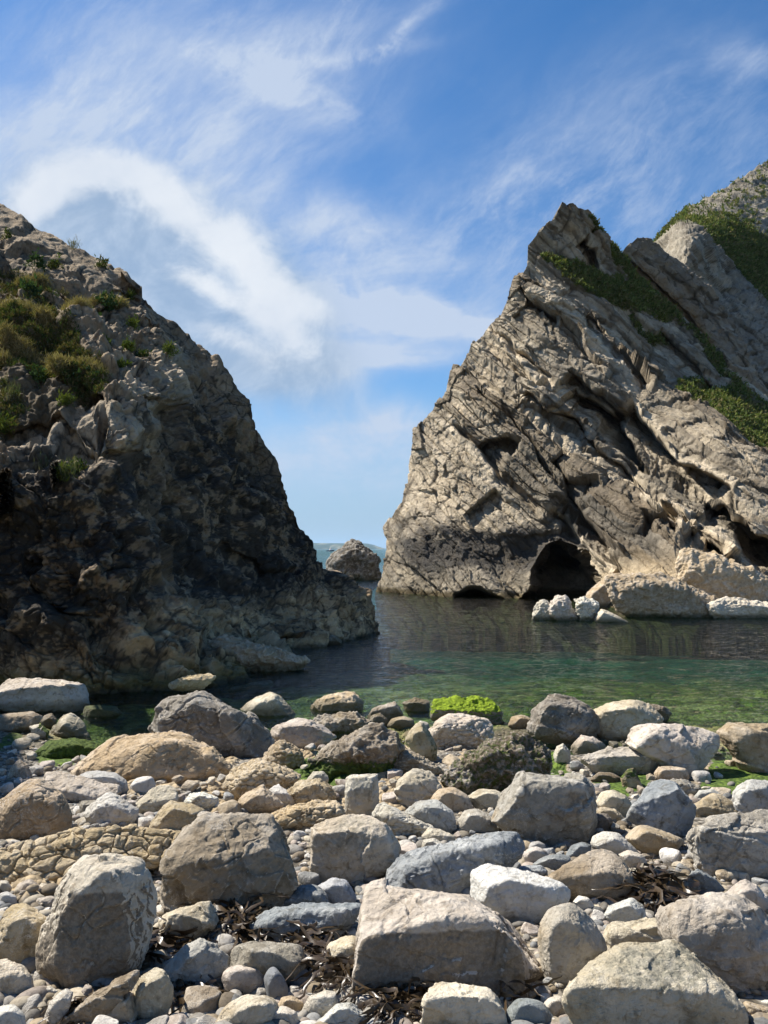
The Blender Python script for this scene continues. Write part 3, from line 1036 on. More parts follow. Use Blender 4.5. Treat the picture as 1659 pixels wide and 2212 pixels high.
    col = lerp3(col, (0.06, 0.055, 0.04), sstep(0.16, 0.02, z + 0.1 * n2) * 0.8)
    soil = sstep(25, -15, poly_sdf(Vf, H_([(0, 850), (250, 880), (500, 1050), (820, 1250), (850, 1600), (600, 1700), (520, 1750), (250, 1820), (0, 1850)])) + 30 * n1)
    col = lerp3(col, (0.10, 0.078, 0.045), soil * 0.75 * (1 - rb))
    # ------- back of the headland
    rows = [p.reshape(R, C, 3)]
    crow = [col.reshape(R, C, 3)]
    last = rows[0][-1]
    for dx, dy, dz in ((-0.3, 0.9, -0.05), (-0.9, 2.2, -0.5), (-2.2, 5.0, -2.5), (-4.5, 9.0, -7), (-6, 12, -22)):
        rows.append((last + np.array([dx, dy, dz]) + 0.25 * fbm((last + dy).astype(np.float32) * 0.6, 3)[:, None])[None])
        crow.append(crow[0][-1][None])
    rows.insert(0, (rows[0][:1] - np.array([0, 0, 6.0])))
    crow.insert(0, crow[0][:1])
    allp = np.concatenate(rows)
    allc = np.concatenate(crow).reshape(-1, 3)
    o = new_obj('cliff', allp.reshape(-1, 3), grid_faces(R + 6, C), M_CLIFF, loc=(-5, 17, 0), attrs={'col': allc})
    tag(o, 'dark blackened headland cliff with grassy upper slope, left of the water gap', 'cliff')
    return Vf, p, N, n1


def right_cliff():
    R, C = 860, 880
    y = np.concatenate([np.linspace(457, 700, 240), np.linspace(700.8, 1372, R - 240)])
    xl = np.interp(y, [457, 475, 495, 525, 570, 600, 650, 690, 710, 740, 790, 845, 880, 925, 960, 1000, 1040, 1085, 1140, 1220, 1278, 1372],
                   [1203, 1193, 1168, 1141, 1138, 1120, 1100, 1080, 1055, 1020, 985, 965, 938, 890, 889, 876, 880, 869, 832, 828, 805, 790])
    xr = np.interp(y, [457, 475, 505, 535, 560, 600, 640, 700, 760, 800, 850, 900, 950, 1372], [1207, 1250, 1290, 1340, 1365, 1400, 1430, 1490, 1540, 1580, 1640, 1720, 1860, 1860])
    f = np.linspace(0, 1, C)[None]
    VX = xl[:, None] * (1 - f) + xr[:, None] * f
    VY = np.repeat(y[:, None], C, 1)
    Vf = np.stack([VX.ravel(), VY.ravel()], 1)
    dep = rbf([(805, 1278, 50.3), (950, 1290, 45.5), (1160, 1297, 42.5), (1310, 1315, 37.5), (1420, 1335, 34.0), (1560, 1335, 33.2), (1659, 1330, 33), (1860, 1330, 32),
               (832, 1140, 52), (880, 1040, 53), (890, 925, 53.5), (985, 790, 55), (1080, 690, 56), (1140, 550, 57), (1205, 460, 58), (950, 1150, 48.3), (1000, 1000, 49.8),
               (1100, 850, 51.3), (1200, 650, 54.5), (1250, 520, 58), (1340, 540, 60), (1430, 640, 59), (1540, 760, 57), (1640, 850, 55), (1860, 950, 52),
               (1100, 1150, 46), (1200, 1000, 47), (1300, 800, 51), (1400, 760, 54), (1300, 1100, 43.5), (1400, 950, 46.5), (1500, 850, 51), (1400, 1100, 41.5),
               (1500, 1000, 43.7), (1600, 900, 49), (1659, 1000, 43.5), (1500, 1150, 38.8), (1600, 1150, 37.5), (1659, 1150, 37.8), (1400, 1200, 38.8), (1330, 1230, 40),
               (1500, 1230, 36), (1600, 1260, 34.6), (1450, 1290, 34.8), (1350, 1270, 37.2), (1560, 1300, 33.8), (1860, 1150, 36), (800, 1372, 49.5), (1300, 1372, 36.5)])(Vf)
    n_ = np.c_[Vf / 55.0, np.zeros(len(Vf))]
    wob = np.stack([13 * fbm(n_, 3, 0.42), 13 * fbm(n_ + 31.0, 3, 0.42)], 1)
    W = Vf + wob
    # caves
    c1 = sstep(5, -24, poly_sdf(W, [(1110, 1300), (1150, 1262), (1158, 1222), (1180, 1180), (1212, 1166), (1250, 1192), (1290, 1238), (1312, 1264), (1285, 1285), (1270, 1320), (1130, 1330)]) + 16 * fbm(np.c_[Vf / 22.0, np.full(len(Vf), 3.0)], 3))
    dep += 7.0 * c1
    dep += 4.0 * sstep(2, -10, poly_sdf(W, [(985, 1290), (1010, 1272), (1040, 1268), (1085, 1292), (1080, 1330), (990, 1330)]))
    dep += 6.0 * sstep(6, -26, poly_sdf(W, [(1575, 1125), (1620, 1140), (1700, 1190), (1860, 1240), (1860, 1310), (1680, 1262), (1620, 1215), (1590, 1170)]))
    dep += 0.5 * sstep(16, -26, poly_sdf(W, E_([(390, 1270), (600, 1230), (870, 1260), (1010, 1290), (1350, 1240), (1300, 1450), (1200, 1560), (850, 1520), (560, 1560), (380, 1480)])))
    # beds that stand out with shaded recesses below them
    for line, amp, Ls in (
            (D_([(60, 40), (100, 90), (300, 200), (450, 330), (620, 640), (730, 730)]), 3.2, 30),
            (D_([(480, 120), (600, 260), (870, 600), (1000, 690), (1230, 770), (1420, 900)]), 2.6, 42),
            (D_([(1180, 930), (1300, 1000), (1450, 1110), (1659, 1300), (1900, 1450)]), 3.5, 34),
            (D_([(-60, 230), (100, 360), (250, 520), (420, 680), (560, 780), (660, 930), (730, 1010)]), 1.5, 13),
            (D_([(620, 1160), (900, 1190), (1200, 1300), (1440, 1460)]), 1.8, 18),
            (D_([(700, 960), (950, 1140), (1200, 1280), (1300, 1330)]), 1.3, 12),
            (D_([(-20, 890), (160, 1080), (320, 1290), (500, 1480)]), 1.5, 14),
            (D_([(-100, 1040), (60, 1180), (250, 1420), (400, 1570)]), 1.0, 12),
            (D_([(0, 830), (140, 850), (260, 880), (330, 960)]), 1.2, 30),
            (E_([(1180, 60), (1300, 170), (1500, 300), (1700, 420)]), 1.4, 12),
            (E_([(760, 540), (900, 450), (1050, 440), (1170, 520)]), 1.5, 40),
            (E_([(1380, 690), (1500, 590), (1640, 640)]), 1.0, 26),
            (C3_([(520, 700), (560, 760), (700, 880), (780, 960)]), 1.0, 10),
            (C3_([(560, 700), (680, 640), (800, 690), (900, 830), (1000, 920)]), 0.8, 12),
            (C3_([(860, 400), (900, 360), (940, 420), (960, 480)]), 2.2, 14),
            (C3_([(830, 900), (900, 960), (1010, 1040), (1090, 1130)]), 2.0, 24),
            (C3_([(920, 640), (1000, 760), (1080, 880), (1200, 1000)]), 1.0, 14),
            (C3_([(1200, 730), (1280, 800), (1400, 930), (1450, 960)]), 1.6, 16),
            (C3_([(640, 560), (700, 640), (820, 720)]), 0.7, 9),
            (E_([(650, 1080), (800, 1000), (950, 850)]), 0.9, 20)):
        dep += overhang(W, line, amp * 1.7, Ls * 1.3)
    dep += overhang(W, E_([(560, 360), (700, 480), (810, 580), (960, 800), (1160, 990), (1330, 1150)]), 1.9, 12, -1)
    dep += overhang(W, E_([(740, 60), (900, 240), (1060, 360), (1200, 500), (1400, 830), (1560, 1050)]), 0.9, 10, -1)
    for line, amp, w in ((D_([(720, 900), (900, 1000), (1050, 1120), (1300, 1290), (1450, 1440)]), 1.0, 10), (D_([(640, 1090), (900, 1160), (1150, 1230), (1420, 1420)]), 0.8, 9),
                         (D_([(110, 1270), (200, 1390), (330, 1520), (420, 1590)]), 1.3, 11), (D_([(380, 1350), (450, 1400), (540, 1470)]), 1.0, 9),
                         (D_([(910, 1320), (1030, 1290), (1180, 1380)]), 0.9, 8), (C3_([(500, 720), (600, 860), (720, 970)]), 0.8, 12)):
        dep += ridge_line(W, line, amp, w)
    P = at(Vf[:, 0], Vf[:, 1], dep).reshape(R, C, 3)
    N = grid_normals(P).reshape(-1, 3)
    Nf = N.copy()
    p = P.reshape(-1, 3).astype(np.float32)
    n_bed = np.array([0.69, -0.12, 0.71])
    n_bed /= np.linalg.norm(n_bed)
    t_bed = np.array([0.71, 0.05, -0.69])
    u_bed = np.cross(n_bed, t_bed)
    s = p @ n_bed + 0.55 * fbm(p * 0.12, 3) + 0.10 * fbm(p * 0.8, 3)
    tang = 1 - 0.85 * sstep(0.55, 0.85, np.abs(Nf @ n_bed))
    tt, uu = p @ t_bed, p @ u_bed
    vx, vy = Vf[:, 0], Vf[:, 1]
    massive = sstep(40, -40, poly_sdf(Vf, [(820, 1280), (880, 960), (960, 880), (1060, 980), (1160, 1130), (1200, 1160), (1130, 1290)]))
    ledge = sstep(25, -15, poly_sdf(Vf, D_([(300, 1600), (700, 1540), (930, 1500), (1000, 1380), (1250, 1440), (1800, 1700), (1800, 1950), (300, 1950)])))
    grass = grass_mask_right(Vf, p)
    calm = 1 - 0.75 * massive - 0.6 * ledge
    cavem = sstep(40, 5, poly_sdf(Vf, [(1120, 1300), (1150, 1250), (1160, 1200), (1185, 1165), (1215, 1160), (1250, 1185), (1290, 1235), (1312, 1262), (1285, 1285), (1270, 1320), (1130, 1330)]))
    calm = np.clip(calm, 0.15, 1) * (1 - 0.5 * grass) * (1 - 0.85 * cavem)
    l1, f1, a1 = noise1(s / 1.7, 1)
    l2, f2, a2 = noise1(s / 0.55 + 3.3, 2)
    gap = spacing(P)
    ok = lambda L: sstep(0.6 * L, 0.2 * L, gap)
    disp = calm * tang * ok(0.8) * (1.9 * (l1 - 0.5) + 0.75 * (l2 - 0.5) - 0.35 * sstep(0.12, 0.0, f2))
    aniso = np.stack([s / 0.8, tt / 3.2, uu / 3.2], 1).astype(np.float32)
    wq = 0.22 * np.stack([fbm(p * 0.6, 3), fbm(p * 0.6 + 7, 3), fbm(p * 0.6 + 3, 3)], 1)
    bl = np.stack([s, tt, uu], 1) + 1.6 * wq
    disp += 0.6 * ok(2.6) * facet(bl / np.array([2.6, 5.5, 4.5]), 3, 1.0, 0.5, 0.06)
    disp += (0.5 + 0.5 * calm) * 0.32 * ok(1.0) * facet(bl / np.array([0.95, 3.4, 2.4]), 4, 1.0, 0.6, 0.20)
    disp += 0.14 * ok(0.5) * facet(bl / np.array([0.45, 1.2, 0.9]), 5, 1.0, 0.7, 0.2) + 0.05 * ok(0.28) * facet(bl / 0.28, 6, 1.0, 0.8, 0.2)
    disp += 0.7 * fbm(p * 0.13 + 3, 2) + 0.30 * (ridged(aniso * 0.5, 4) - 0.6) + 0.05 * fbm(p * 3.2, 3)
    jA = _cells(bl / np.array([0.95, 3.4, 2.4]), 4, 0.86)
    jB = _cells(bl / np.array([2.6, 5.5, 4.5]), 3, 0.86)
    joint = np.maximum(sstep(0.10, 0.02, jA[1] - jA[0]) * 0.8, sstep(0.06, 0.0, jB[1] - jB[0]))
    jC = _cells(bl / np.array([0.45, 1.2, 0.9]), 5, 0.86)
    joint = np.maximum(joint, sstep(0.12, 0.03, jC[1] - jC[0]) * 0.40)
    joint = np.maximum(joint, sstep(0.09, 0.0, f2) * 0.8 * calm * tang) * sstep(-0.25, 0.15, fbm(p * 0.7 + 90, 3) + 0.05)
    disp *= (1 - 0.35 * ledge) * np.tile(1 - 0.55 * sstep(0.07, 0.0, np.linspace(0, 1, C)), R)
    Nc, sq = calm_normals(P, 14)
    p = p + Nc * (disp * sq)[:, None]
    # ------- colours
    n0 = fbm(p * 0.25, 4)
    n1 = fbm(p * 1.0 + 4, 4)
    n2 = fbm(p * 3.5, 3)
    cream, grey, ochre, black = (0.56, 0.475, 0.35), (0.31, 0.275, 0.22), (0.30, 0.195, 0.085), (0.028, 0.028, 0.030)
    col = lerp3(np.tile(cream, (len(p), 1)), grey, np.clip(-0.1 + 0.7 * a1 + 0.6 * a2 + 0.8 * n0, 0, 1) * 0.9)
    col = lerp3(col, (0.40, 0.345, 0.265), sstep(0.6, 0.95, a2) * 0.5)
    col = lerp3(col, ochre, sstep(0.22, 0.48, n0 + 0.5 * n1) * 0.35)
    left = sstep(1130, 880, vx + 120 * n0) * sstep(1180, 1080, vy)
    col = lerp3(col, (0.58, 0.49, 0.365), left * 0.7)
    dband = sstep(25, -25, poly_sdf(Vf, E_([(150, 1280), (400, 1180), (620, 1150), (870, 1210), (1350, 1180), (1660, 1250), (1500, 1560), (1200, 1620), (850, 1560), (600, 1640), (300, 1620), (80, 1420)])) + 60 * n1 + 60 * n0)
    col = lerp3(col, black, np.maximum(dband * 0.9 * sstep(-0.35, 0.1, n1 + 0.3), c1 * sstep(0.9, 1.6, p[:, 2] + 0.5 * n1)))  # lichen-dark band on the face, plus the cave's inner shade painted black
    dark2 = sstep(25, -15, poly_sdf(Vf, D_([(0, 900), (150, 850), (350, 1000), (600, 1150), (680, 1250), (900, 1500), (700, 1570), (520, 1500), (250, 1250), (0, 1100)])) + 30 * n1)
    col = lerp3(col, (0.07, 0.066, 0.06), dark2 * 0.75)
    stain = sstep(0.12, 0.4, fbm(p * np.array([0.6, 0.6, 0.35]) + 12, 4))
    col = lerp3(col, (0.085, 0.08, 0.07), stain * 0.6 * (1 - ledge))
    col = lerp3(col, (0.07, 0.058, 0.042), joint * 0.85)
    col = lerp3(col, (0.15, 0.115, 0.075), np.maximum(sstep(0.70, 0.90, a1) * 0.6, sstep(0.80, 0.95, a2) * 0.6) * (1 - massive))
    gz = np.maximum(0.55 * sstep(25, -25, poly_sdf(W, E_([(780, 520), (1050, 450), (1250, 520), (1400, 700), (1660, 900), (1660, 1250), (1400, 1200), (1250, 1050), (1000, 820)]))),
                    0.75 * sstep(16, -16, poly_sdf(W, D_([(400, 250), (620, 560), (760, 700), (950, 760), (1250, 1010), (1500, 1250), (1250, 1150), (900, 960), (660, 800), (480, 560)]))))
    col = lerp3(col, (0.13, 0.115, 0.09), gz)  # grey rock together with shade under the beds, painted into the colour
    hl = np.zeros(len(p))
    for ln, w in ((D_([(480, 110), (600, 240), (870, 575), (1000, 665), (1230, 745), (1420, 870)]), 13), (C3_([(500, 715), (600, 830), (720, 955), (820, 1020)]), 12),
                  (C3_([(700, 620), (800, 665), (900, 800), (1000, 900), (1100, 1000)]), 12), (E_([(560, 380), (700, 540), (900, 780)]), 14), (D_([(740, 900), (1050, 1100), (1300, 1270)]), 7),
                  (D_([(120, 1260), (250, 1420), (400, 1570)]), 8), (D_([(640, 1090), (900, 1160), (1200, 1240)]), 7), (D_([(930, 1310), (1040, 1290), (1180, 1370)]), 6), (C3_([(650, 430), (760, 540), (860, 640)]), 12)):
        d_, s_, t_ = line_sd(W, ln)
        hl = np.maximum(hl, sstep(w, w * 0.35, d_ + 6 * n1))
    col = lerp3(col, (0.62, 0.53, 0.40), hl * 0.75)  # sunlit bed edges painted in as paler bands
    ltan = (0.42, 0.33, 0.21)
    col = lerp3(col, ltan, ledge * 0.8)
    low = sstep(1.5, 0.4, p[:, 2] + 0.5 * n1) * sstep(1330, 1380, vx)
    col = lerp3(col, (0.52, 0.47, 0.38), low * 0.7)
    basem = sstep(2.0, 0.8, p[:, 2] + 0.6 * n1) * sstep(1330, 1250, vx)
    col = lerp3(col, (0.24, 0.21, 0.16), basem * 0.7)
    col = lerp3(col, (0.09, 0.07, 0.035), sstep(0.42, 0.15, p[:, 2] + 0.15 * n1))
    col = lerp3(col, (0.13, 0.125, 0.055), grass * 0.85)
    g = p.reshape(R, C, 3)
    cg = col.reshape(R, C, 3)
    pre = [(g[:, :1] + np.array(o)) for o in ((6, 12, -2), (3.0, 7, -0.6), (1.2, 3.2, -0.2), (0.3, 1.0, 0))]
    post = [(g[:, -1:] + np.array(o)) for o in ((0.2, 1.0, -0.3), (0.1, 3.0, -1.8), (-0.5, 6, -6), (-1, 8, -20))]
    allp = np.concatenate(pre + [g] + post, 1)
    allc = np.concatenate([cg[:, :1]] * 4 + [cg] + [cg[:, -1:]] * 4, 1)
    allp = np.concatenate([allp, allp[-1:] - np.array([0, 0, 6.0])])
    allc = np.concatenate([allc, allc[-1:]])
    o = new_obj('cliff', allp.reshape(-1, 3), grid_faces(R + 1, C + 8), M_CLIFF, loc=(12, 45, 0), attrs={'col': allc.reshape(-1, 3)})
    tag(o, 'tall pointed pale cliff of slanting rock beds with a dark sea cave', 'cliff')
    return Vf, p, N, grass


def grass_mask_right(Vf, p):
    n1 = fbm(p * 0.5 + 40, 4)
    n2_ = fbm(p * 0.9 + 60, 3)
    m = np.zeros(len(Vf))
    polys = [C3_([(720, 400), (800, 420), (880, 450), (1000, 510), (1080, 540), (1200, 600), (1290, 660), (1260, 700), (1200, 690), (1090, 660), (960, 610), (860, 560), (800, 500), (740, 440)]),
             C3_([(850, 270), (930, 300), (1030, 370), (1060, 410), (1110, 470), (1200, 560), (1300, 680), (1380, 760), (1320, 740), (1220, 640), (1080, 560), (1060, 500), (1000, 440), (940, 360), (870, 310)]),
             C3_([(1290, 930), (1400, 960), (1500, 960), (1570, 990), (1800, 1200), (1800, 1330), (1659, 1230), (1560, 1150), (1460, 1110), (1350, 1080), (1290, 1010)]),
             C3_([(1330, 740), (1420, 790), (1500, 900), (1580, 990), (1500, 960), (1430, 880), (1360, 800)]),
             C3_([(1090, 680), (1180, 740), (1230, 800), (1180, 790), (1120, 740)])]
    for k, q in enumerate(polys):
        m = np.maximum(m, sstep(6, -8, poly_sdf(Vf, q) + 24 * n1) * sstep(-0.55, -0.15, n2_ + 0.25))
    return m


def fin_and_hill():
    # the second fin of upright beds behind the pointed cliff
    ridge = resample([(1335, 560), (1349, 537), (1373, 519), (1410, 532), (1450, 565), (1495, 600), (1545, 652), (1600, 740), (1659, 829), (1860, 1120)], 420)
    R = 260
    f = np.linspace(0, 1, R)[:, None, None]
    V = ridge[None] + f * np.array([-120.0, 190.0])
    Vf = V.reshape(-1, 2)
    dep = rbf([(1349, 537, 66), (1410, 532, 67), (1545, 652, 66), (1659, 829, 62), (1860, 1120, 57), (1230, 730, 63.5), (1300, 720, 63), (1425, 842, 61), (1540, 1019, 58), (1740, 1310, 54)])(Vf)
    n_ = np.c_[Vf / 45.0, np.zeros(len(Vf))]
    W = Vf + np.stack([7 * fbm(n_, 5, 0.6), 7 * fbm(n_ + 31.0, 5, 0.6)], 1)
    dep += overhang(W, C3_([(1060, 400), (1100, 450), (1200, 540), (1260, 600), (1330, 660), (1420, 790), (1500, 900)]), 2.0, 14)
    dep += overhang(W, C3_([(1180, 450), (1300, 540), (1420, 660), (1560, 850)]), 0.8, 10)
    P = at(Vf[:, 0], Vf[:, 1], dep).reshape(R, -1, 3)
    N = grid_normals(P).reshape(-1, 3)
    p = P.reshape(-1, 3).astype(np.float32)
    n_bed = np.array([0.69, -0.12, 0.71]) / np.linalg.norm([0.69, -0.12, 0.71])
    s = p @ n_bed + 0.5 * fbm(p * 0.2, 3)
    l1, f1, a1 = noise1(s / 1.1, 5)
    l2, f2, a2 = noise1(s / 0.4, 6)
    x1, x2, xv = worley(p / 0.9 + 0.3 * perlin(p)[:, None], 8)
    bl = np.stack([s, p @ np.array([0.71, 0.05, -0.69]), p[:, 1]], 1) + 0.35 * np.stack([fbm(p * 0.6, 3), fbm(p * 0.6 + 7, 3), fbm(p * 0.6 + 3, 3)], 1)
    jA = _cells(bl / np.array([0.9, 2.0, 2.0]), 4, 0.86)
    joint = np.maximum(sstep(0.11, 0.02, jA[1] - jA[0]), sstep(0.10, 0, f1)) * sstep(-0.25, 0.1, fbm(p * 0.6 + 9, 3))
    disp = 1.1 * (l1 - 0.5) + 0.4 * (l2 - 0.5) + 0.4 * facet(bl / np.array([0.9, 2.0, 2.0]), 4, 1.0, 0.7, 0.2) + 0.2 * facet(bl / 0.6, 5, 1.0, 0.8, 0.2) + 0.4 * (ridged(p * 0.3, 4) - 0.6)
    N, sq = calm_normals(P, 8)
    p = p + N * (disp * sq)[:, None]
    n1 = fbm(p * 0.7, 4)
    col = lerp3(np.tile((0.40, 0.345, 0.265), (len(p), 1)), (0.24, 0.205, 0.16), np.clip(a1 + n1, 0, 1))
    col = lerp3(col, (0.08, 0.068, 0.05), joint * 0.8)
    ed = np.abs(line_sd(W, C3_([(1130, 490), (1260, 610), (1330, 670), (1420, 790)]))[0])
    col = lerp3(col, (0.24, 0.15, 0.07), sstep(22, 6, ed) * 0.8)
    g, cg = p.reshape(R, -1, 3), col.reshape(R, -1, 3)
    g = g[::-1]
    cg = cg[::-1]
    back = [(g[-1:] + np.array(o)) for o in ((0.3, 1.2, -0.4), (1.0, 3.0, -1.5), (3, 5, -8), (4, 6, -25))]
    allp = np.concatenate([g] + back)
    allc = np.concatenate([cg] + [cg[-1:]] * 4)
    o = new_obj('cliff', allp.reshape(-1, 3), grid_faces(allp.shape[0], allp.shape[1]), M_CLIFF, loc=(24, 62, 0), attrs={'col': allc.reshape(-1, 3)})
    tag(o, 'grey-brown fin of upright beds behind the grassy ridge of the pointed cliff', 'cliff')

    # hillside behind everything on the right
    top = resample([(1330, 640), (1385, 560), (1410, 527), (1430, 505), (1467, 464), (1490, 445), (1524, 428), (1560, 409), (1607, 379), (1659, 347), (1800, 265), (1990, 190)], 460)
    R = 330
    f = np.linspace(0, 1, R)[:, None, None]
    V = top[None] + f * np.array([60.0, 560.0])
    Vf = V.reshape(-1, 2)
    dep = rbf([(1385, 560, 86), (1410, 527, 90), (1467, 464, 97), (1524, 428, 104), (1607, 379, 112), (1659, 347, 118), (1990, 190, 140), (1467, 484, 84), (1500, 486, 84),
               (1555, 545, 83), (1659, 670, 80), (1420, 640, 76), (1500, 760, 74), (1659, 860, 70), (1600, 500, 94), (1659, 500, 97), (1659, 600, 90), (1850, 700, 85), (1990, 400, 120),
               (1600, 900, 66), (2000, 900, 70), (1700, 1000, 63), (1390, 1200, 60), (2050, 750, 85)])(Vf)
    n_ = np.c_[Vf / 45.0, np.zeros(len(Vf))]
    W = Vf + np.stack([6 * fbm(n_, 5, 0.6), 6 * fbm(n_ + 31.0, 5, 0.6)], 1)
    rib = C3_([(1180, 385), (1240, 330), (1290, 285), (1345, 288), (1400, 340), (1460, 400), (1540, 500), (1600, 575), (1659, 650), (1800, 830)])
    d, sg, t = line_sd(W, rib)
    below = d * sg
    dep += -3.0 * sstep(-3, 3, below)
    P = at(Vf[:, 0], Vf[:, 1], dep).reshape(R, -1, 3)
    N = grid_normals(P).reshape(-1, 3)
    p = P.reshape(-1, 3).astype(np.float32)
    rock = sstep(-4, 6, below)
    s = p @ n_bed + 0.5 * fbm(p * 0.15, 3)
    l1, f1, a1 = noise1(s / 1.3, 9)
    x1, x2, xv = worley(p / 1.1 + 0.3 * perlin(p)[:, None], 8)
    bl = np.stack([s, p @ np.array([0.71, 0.05, -0.69]), p[:, 1]], 1) + 0.45 * np.stack([fbm(p * 0.5, 3), fbm(p * 0.5 + 7, 3), fbm(p * 0.5 + 3, 3)], 1)
    jA = _cells(bl / np.array([1.1, 2.6, 2.6]), 4, 0.86)
    joint = np.maximum(sstep(0.11, 0.02, jA[1] - jA[0]), sstep(0.10, 0, f1)) * sstep(-0.25, 0.1, fbm(p * 0.5 + 9, 3))
    disp = (0.2 + 0.8 * rock) * (1.3 * (l1 - 0.5) + 0.6 * facet(bl / np.array([1.1, 2.6, 2.6]), 4, 1.0, 0.7, 0.2) + 0.25 * facet(bl / 0.7, 5, 1.0, 0.8, 0.2)) + 0.6 * (ridged(p * 0.25, 4) - 0.6) + 0.15 * fbm(p * 2.2, 4)
    N, sq = calm_normals(P, 8)
    p = p + N * (disp * sq)[:, None]
    n1 = fbm(p * 0.35, 4)
    n2 = fbm(p * 1.6, 3)
    scree = sstep(10, -10, -12 + poly_sdf(Vf, C3_([(1350, 250), (1450, 170), (1600, 60), (1800, -80), (1900, 300), (1659, 330), (1560, 280), (1480, 240)])) + 30 * n1)
    rock = np.maximum(rock * sstep(-0.7, -0.2, n2 + 0.3), scree * sstep(-0.45, -0.05, n2))
    col = lerp3(np.tile((0.085, 0.10, 0.034), (len(p), 1)), (0.37, 0.33, 0.265), rock)
    col = lerp3(col, (0.22, 0.195, 0.155), rock * np.clip(a1 * 0.9 + n1, 0, 1) * 0.8)
    col = lerp3(col, (0.08, 0.068, 0.05), rock * joint * 0.8)
    g, cg = p.reshape(R, -1, 3)[::-1], col.reshape(R, -1, 3)[::-1]
    back = [(g[-1:] + np.array(o)) for o in ((1, 4, -0.2), (4, 12, -2), (8, 25, -20), (10, 30, -60))]
    allp = np.concatenate([g] + back)
    allc = np.concatenate([cg] + [cg[-1:]] * 4)
    o = new_obj('hillside', allp.reshape(-1, 3), grid_faces(allp.shape[0], allp.shape[1]), M_CLIFF, loc=(60, 95, 0), attrs={'col': allc.reshape(-1, 3)})
    tag(o, kind='structure')
    return Vf, p, N, 1 - np.maximum(rock, 0)


# ------------------------------------------------------------------ vegetation
RG = np.random.RandomState(11)


def clumps(name, P, N, size, nleaf, cols, parent=None, loc=None, upright=0.6, width=0.35, spread=0.7):
    """each plant is a tuft of nleaf pointed leaves, each leaf a bent four-cornered blade"""
    k = len(P)
    P = np.repeat(P, nleaf, 0)
    N = np.repeat(N, nleaf, 0)
    size = np.repeat(np.broadcast_to(size, k), nleaf)
    ci = np.repeat(RG.randint(0, len(cols), k), nleaf)
    n = len(P)
    d = RG.normal(size=(n, 3)) * spread
    d = d + upright * np.array([0, 0, 1.0]) + N * (1 - upright) * 1.0
    d /= np.linalg.norm(d, axis=1)[:, None]
    side = np.cross(d, RG.normal(size=(n, 3)))
    side /= np.linalg.norm(side, axis=1)[:, None]
    ln = size * RG.uniform(0.5, 1.15, n)
    w = ln * width * RG.uniform(0.6, 1.2, n)
    root = P + RG.normal(size=(n, 3)) * (size * 0.35)[:, None]
    bend = RG.normal(size=(n, 3)) * 0.2 * ln[:, None]
    a = root - d * (ln * 0.08)[:, None]
    m1 = root + d * (ln * 0.5)[:, None] + side * w[:, None] * 0.5
    m2 = root + d * (ln * 0.5)[:, None] - side * w[:, None] * 0.5
    e = root + d * ln[:, None] + bend
    v = np.stack([a, m1, e, m2], 1).reshape(-1, 3)
    f = np.arange(4 * n).reshape(n, 4)
    c = np.asarray(cols)[ci] * RG.uniform(0.65, 1.35, (n, 1))
    c = np.repeat(c, 4, 0)
    return new_obj(name, v, f, M_LEAF, parent, loc, smooth=False, attrs={'col': c})


GREENS = [(0.06, 0.09, 0.026), (0.08, 0.11, 0.032), (0.045, 0.065, 0.024), (0.105, 0.12, 0.036), (0.12, 0.11, 0.045)]
DRY = [(0.30, 0.235, 0.115), (0.24, 0.19, 0.085), (0.34, 0.27, 0.14), (0.20, 0.17, 0.07)]
SCRUB = [(0.125, 0.16, 0.05), (0.15, 0.18, 0.06), (0.085, 0.115, 0.04), (0.19, 0.20, 0.07), (0.20, 0.175, 0.085)]
LIME = [(0.10, 0.13, 0.03), (0.13, 0.15, 0.035), (0.08, 0.11, 0.03)]


def pick(mask, n):
    w = np.maximum(mask, 0)
    return RG.choice(len(w), n, p=w / w.sum())


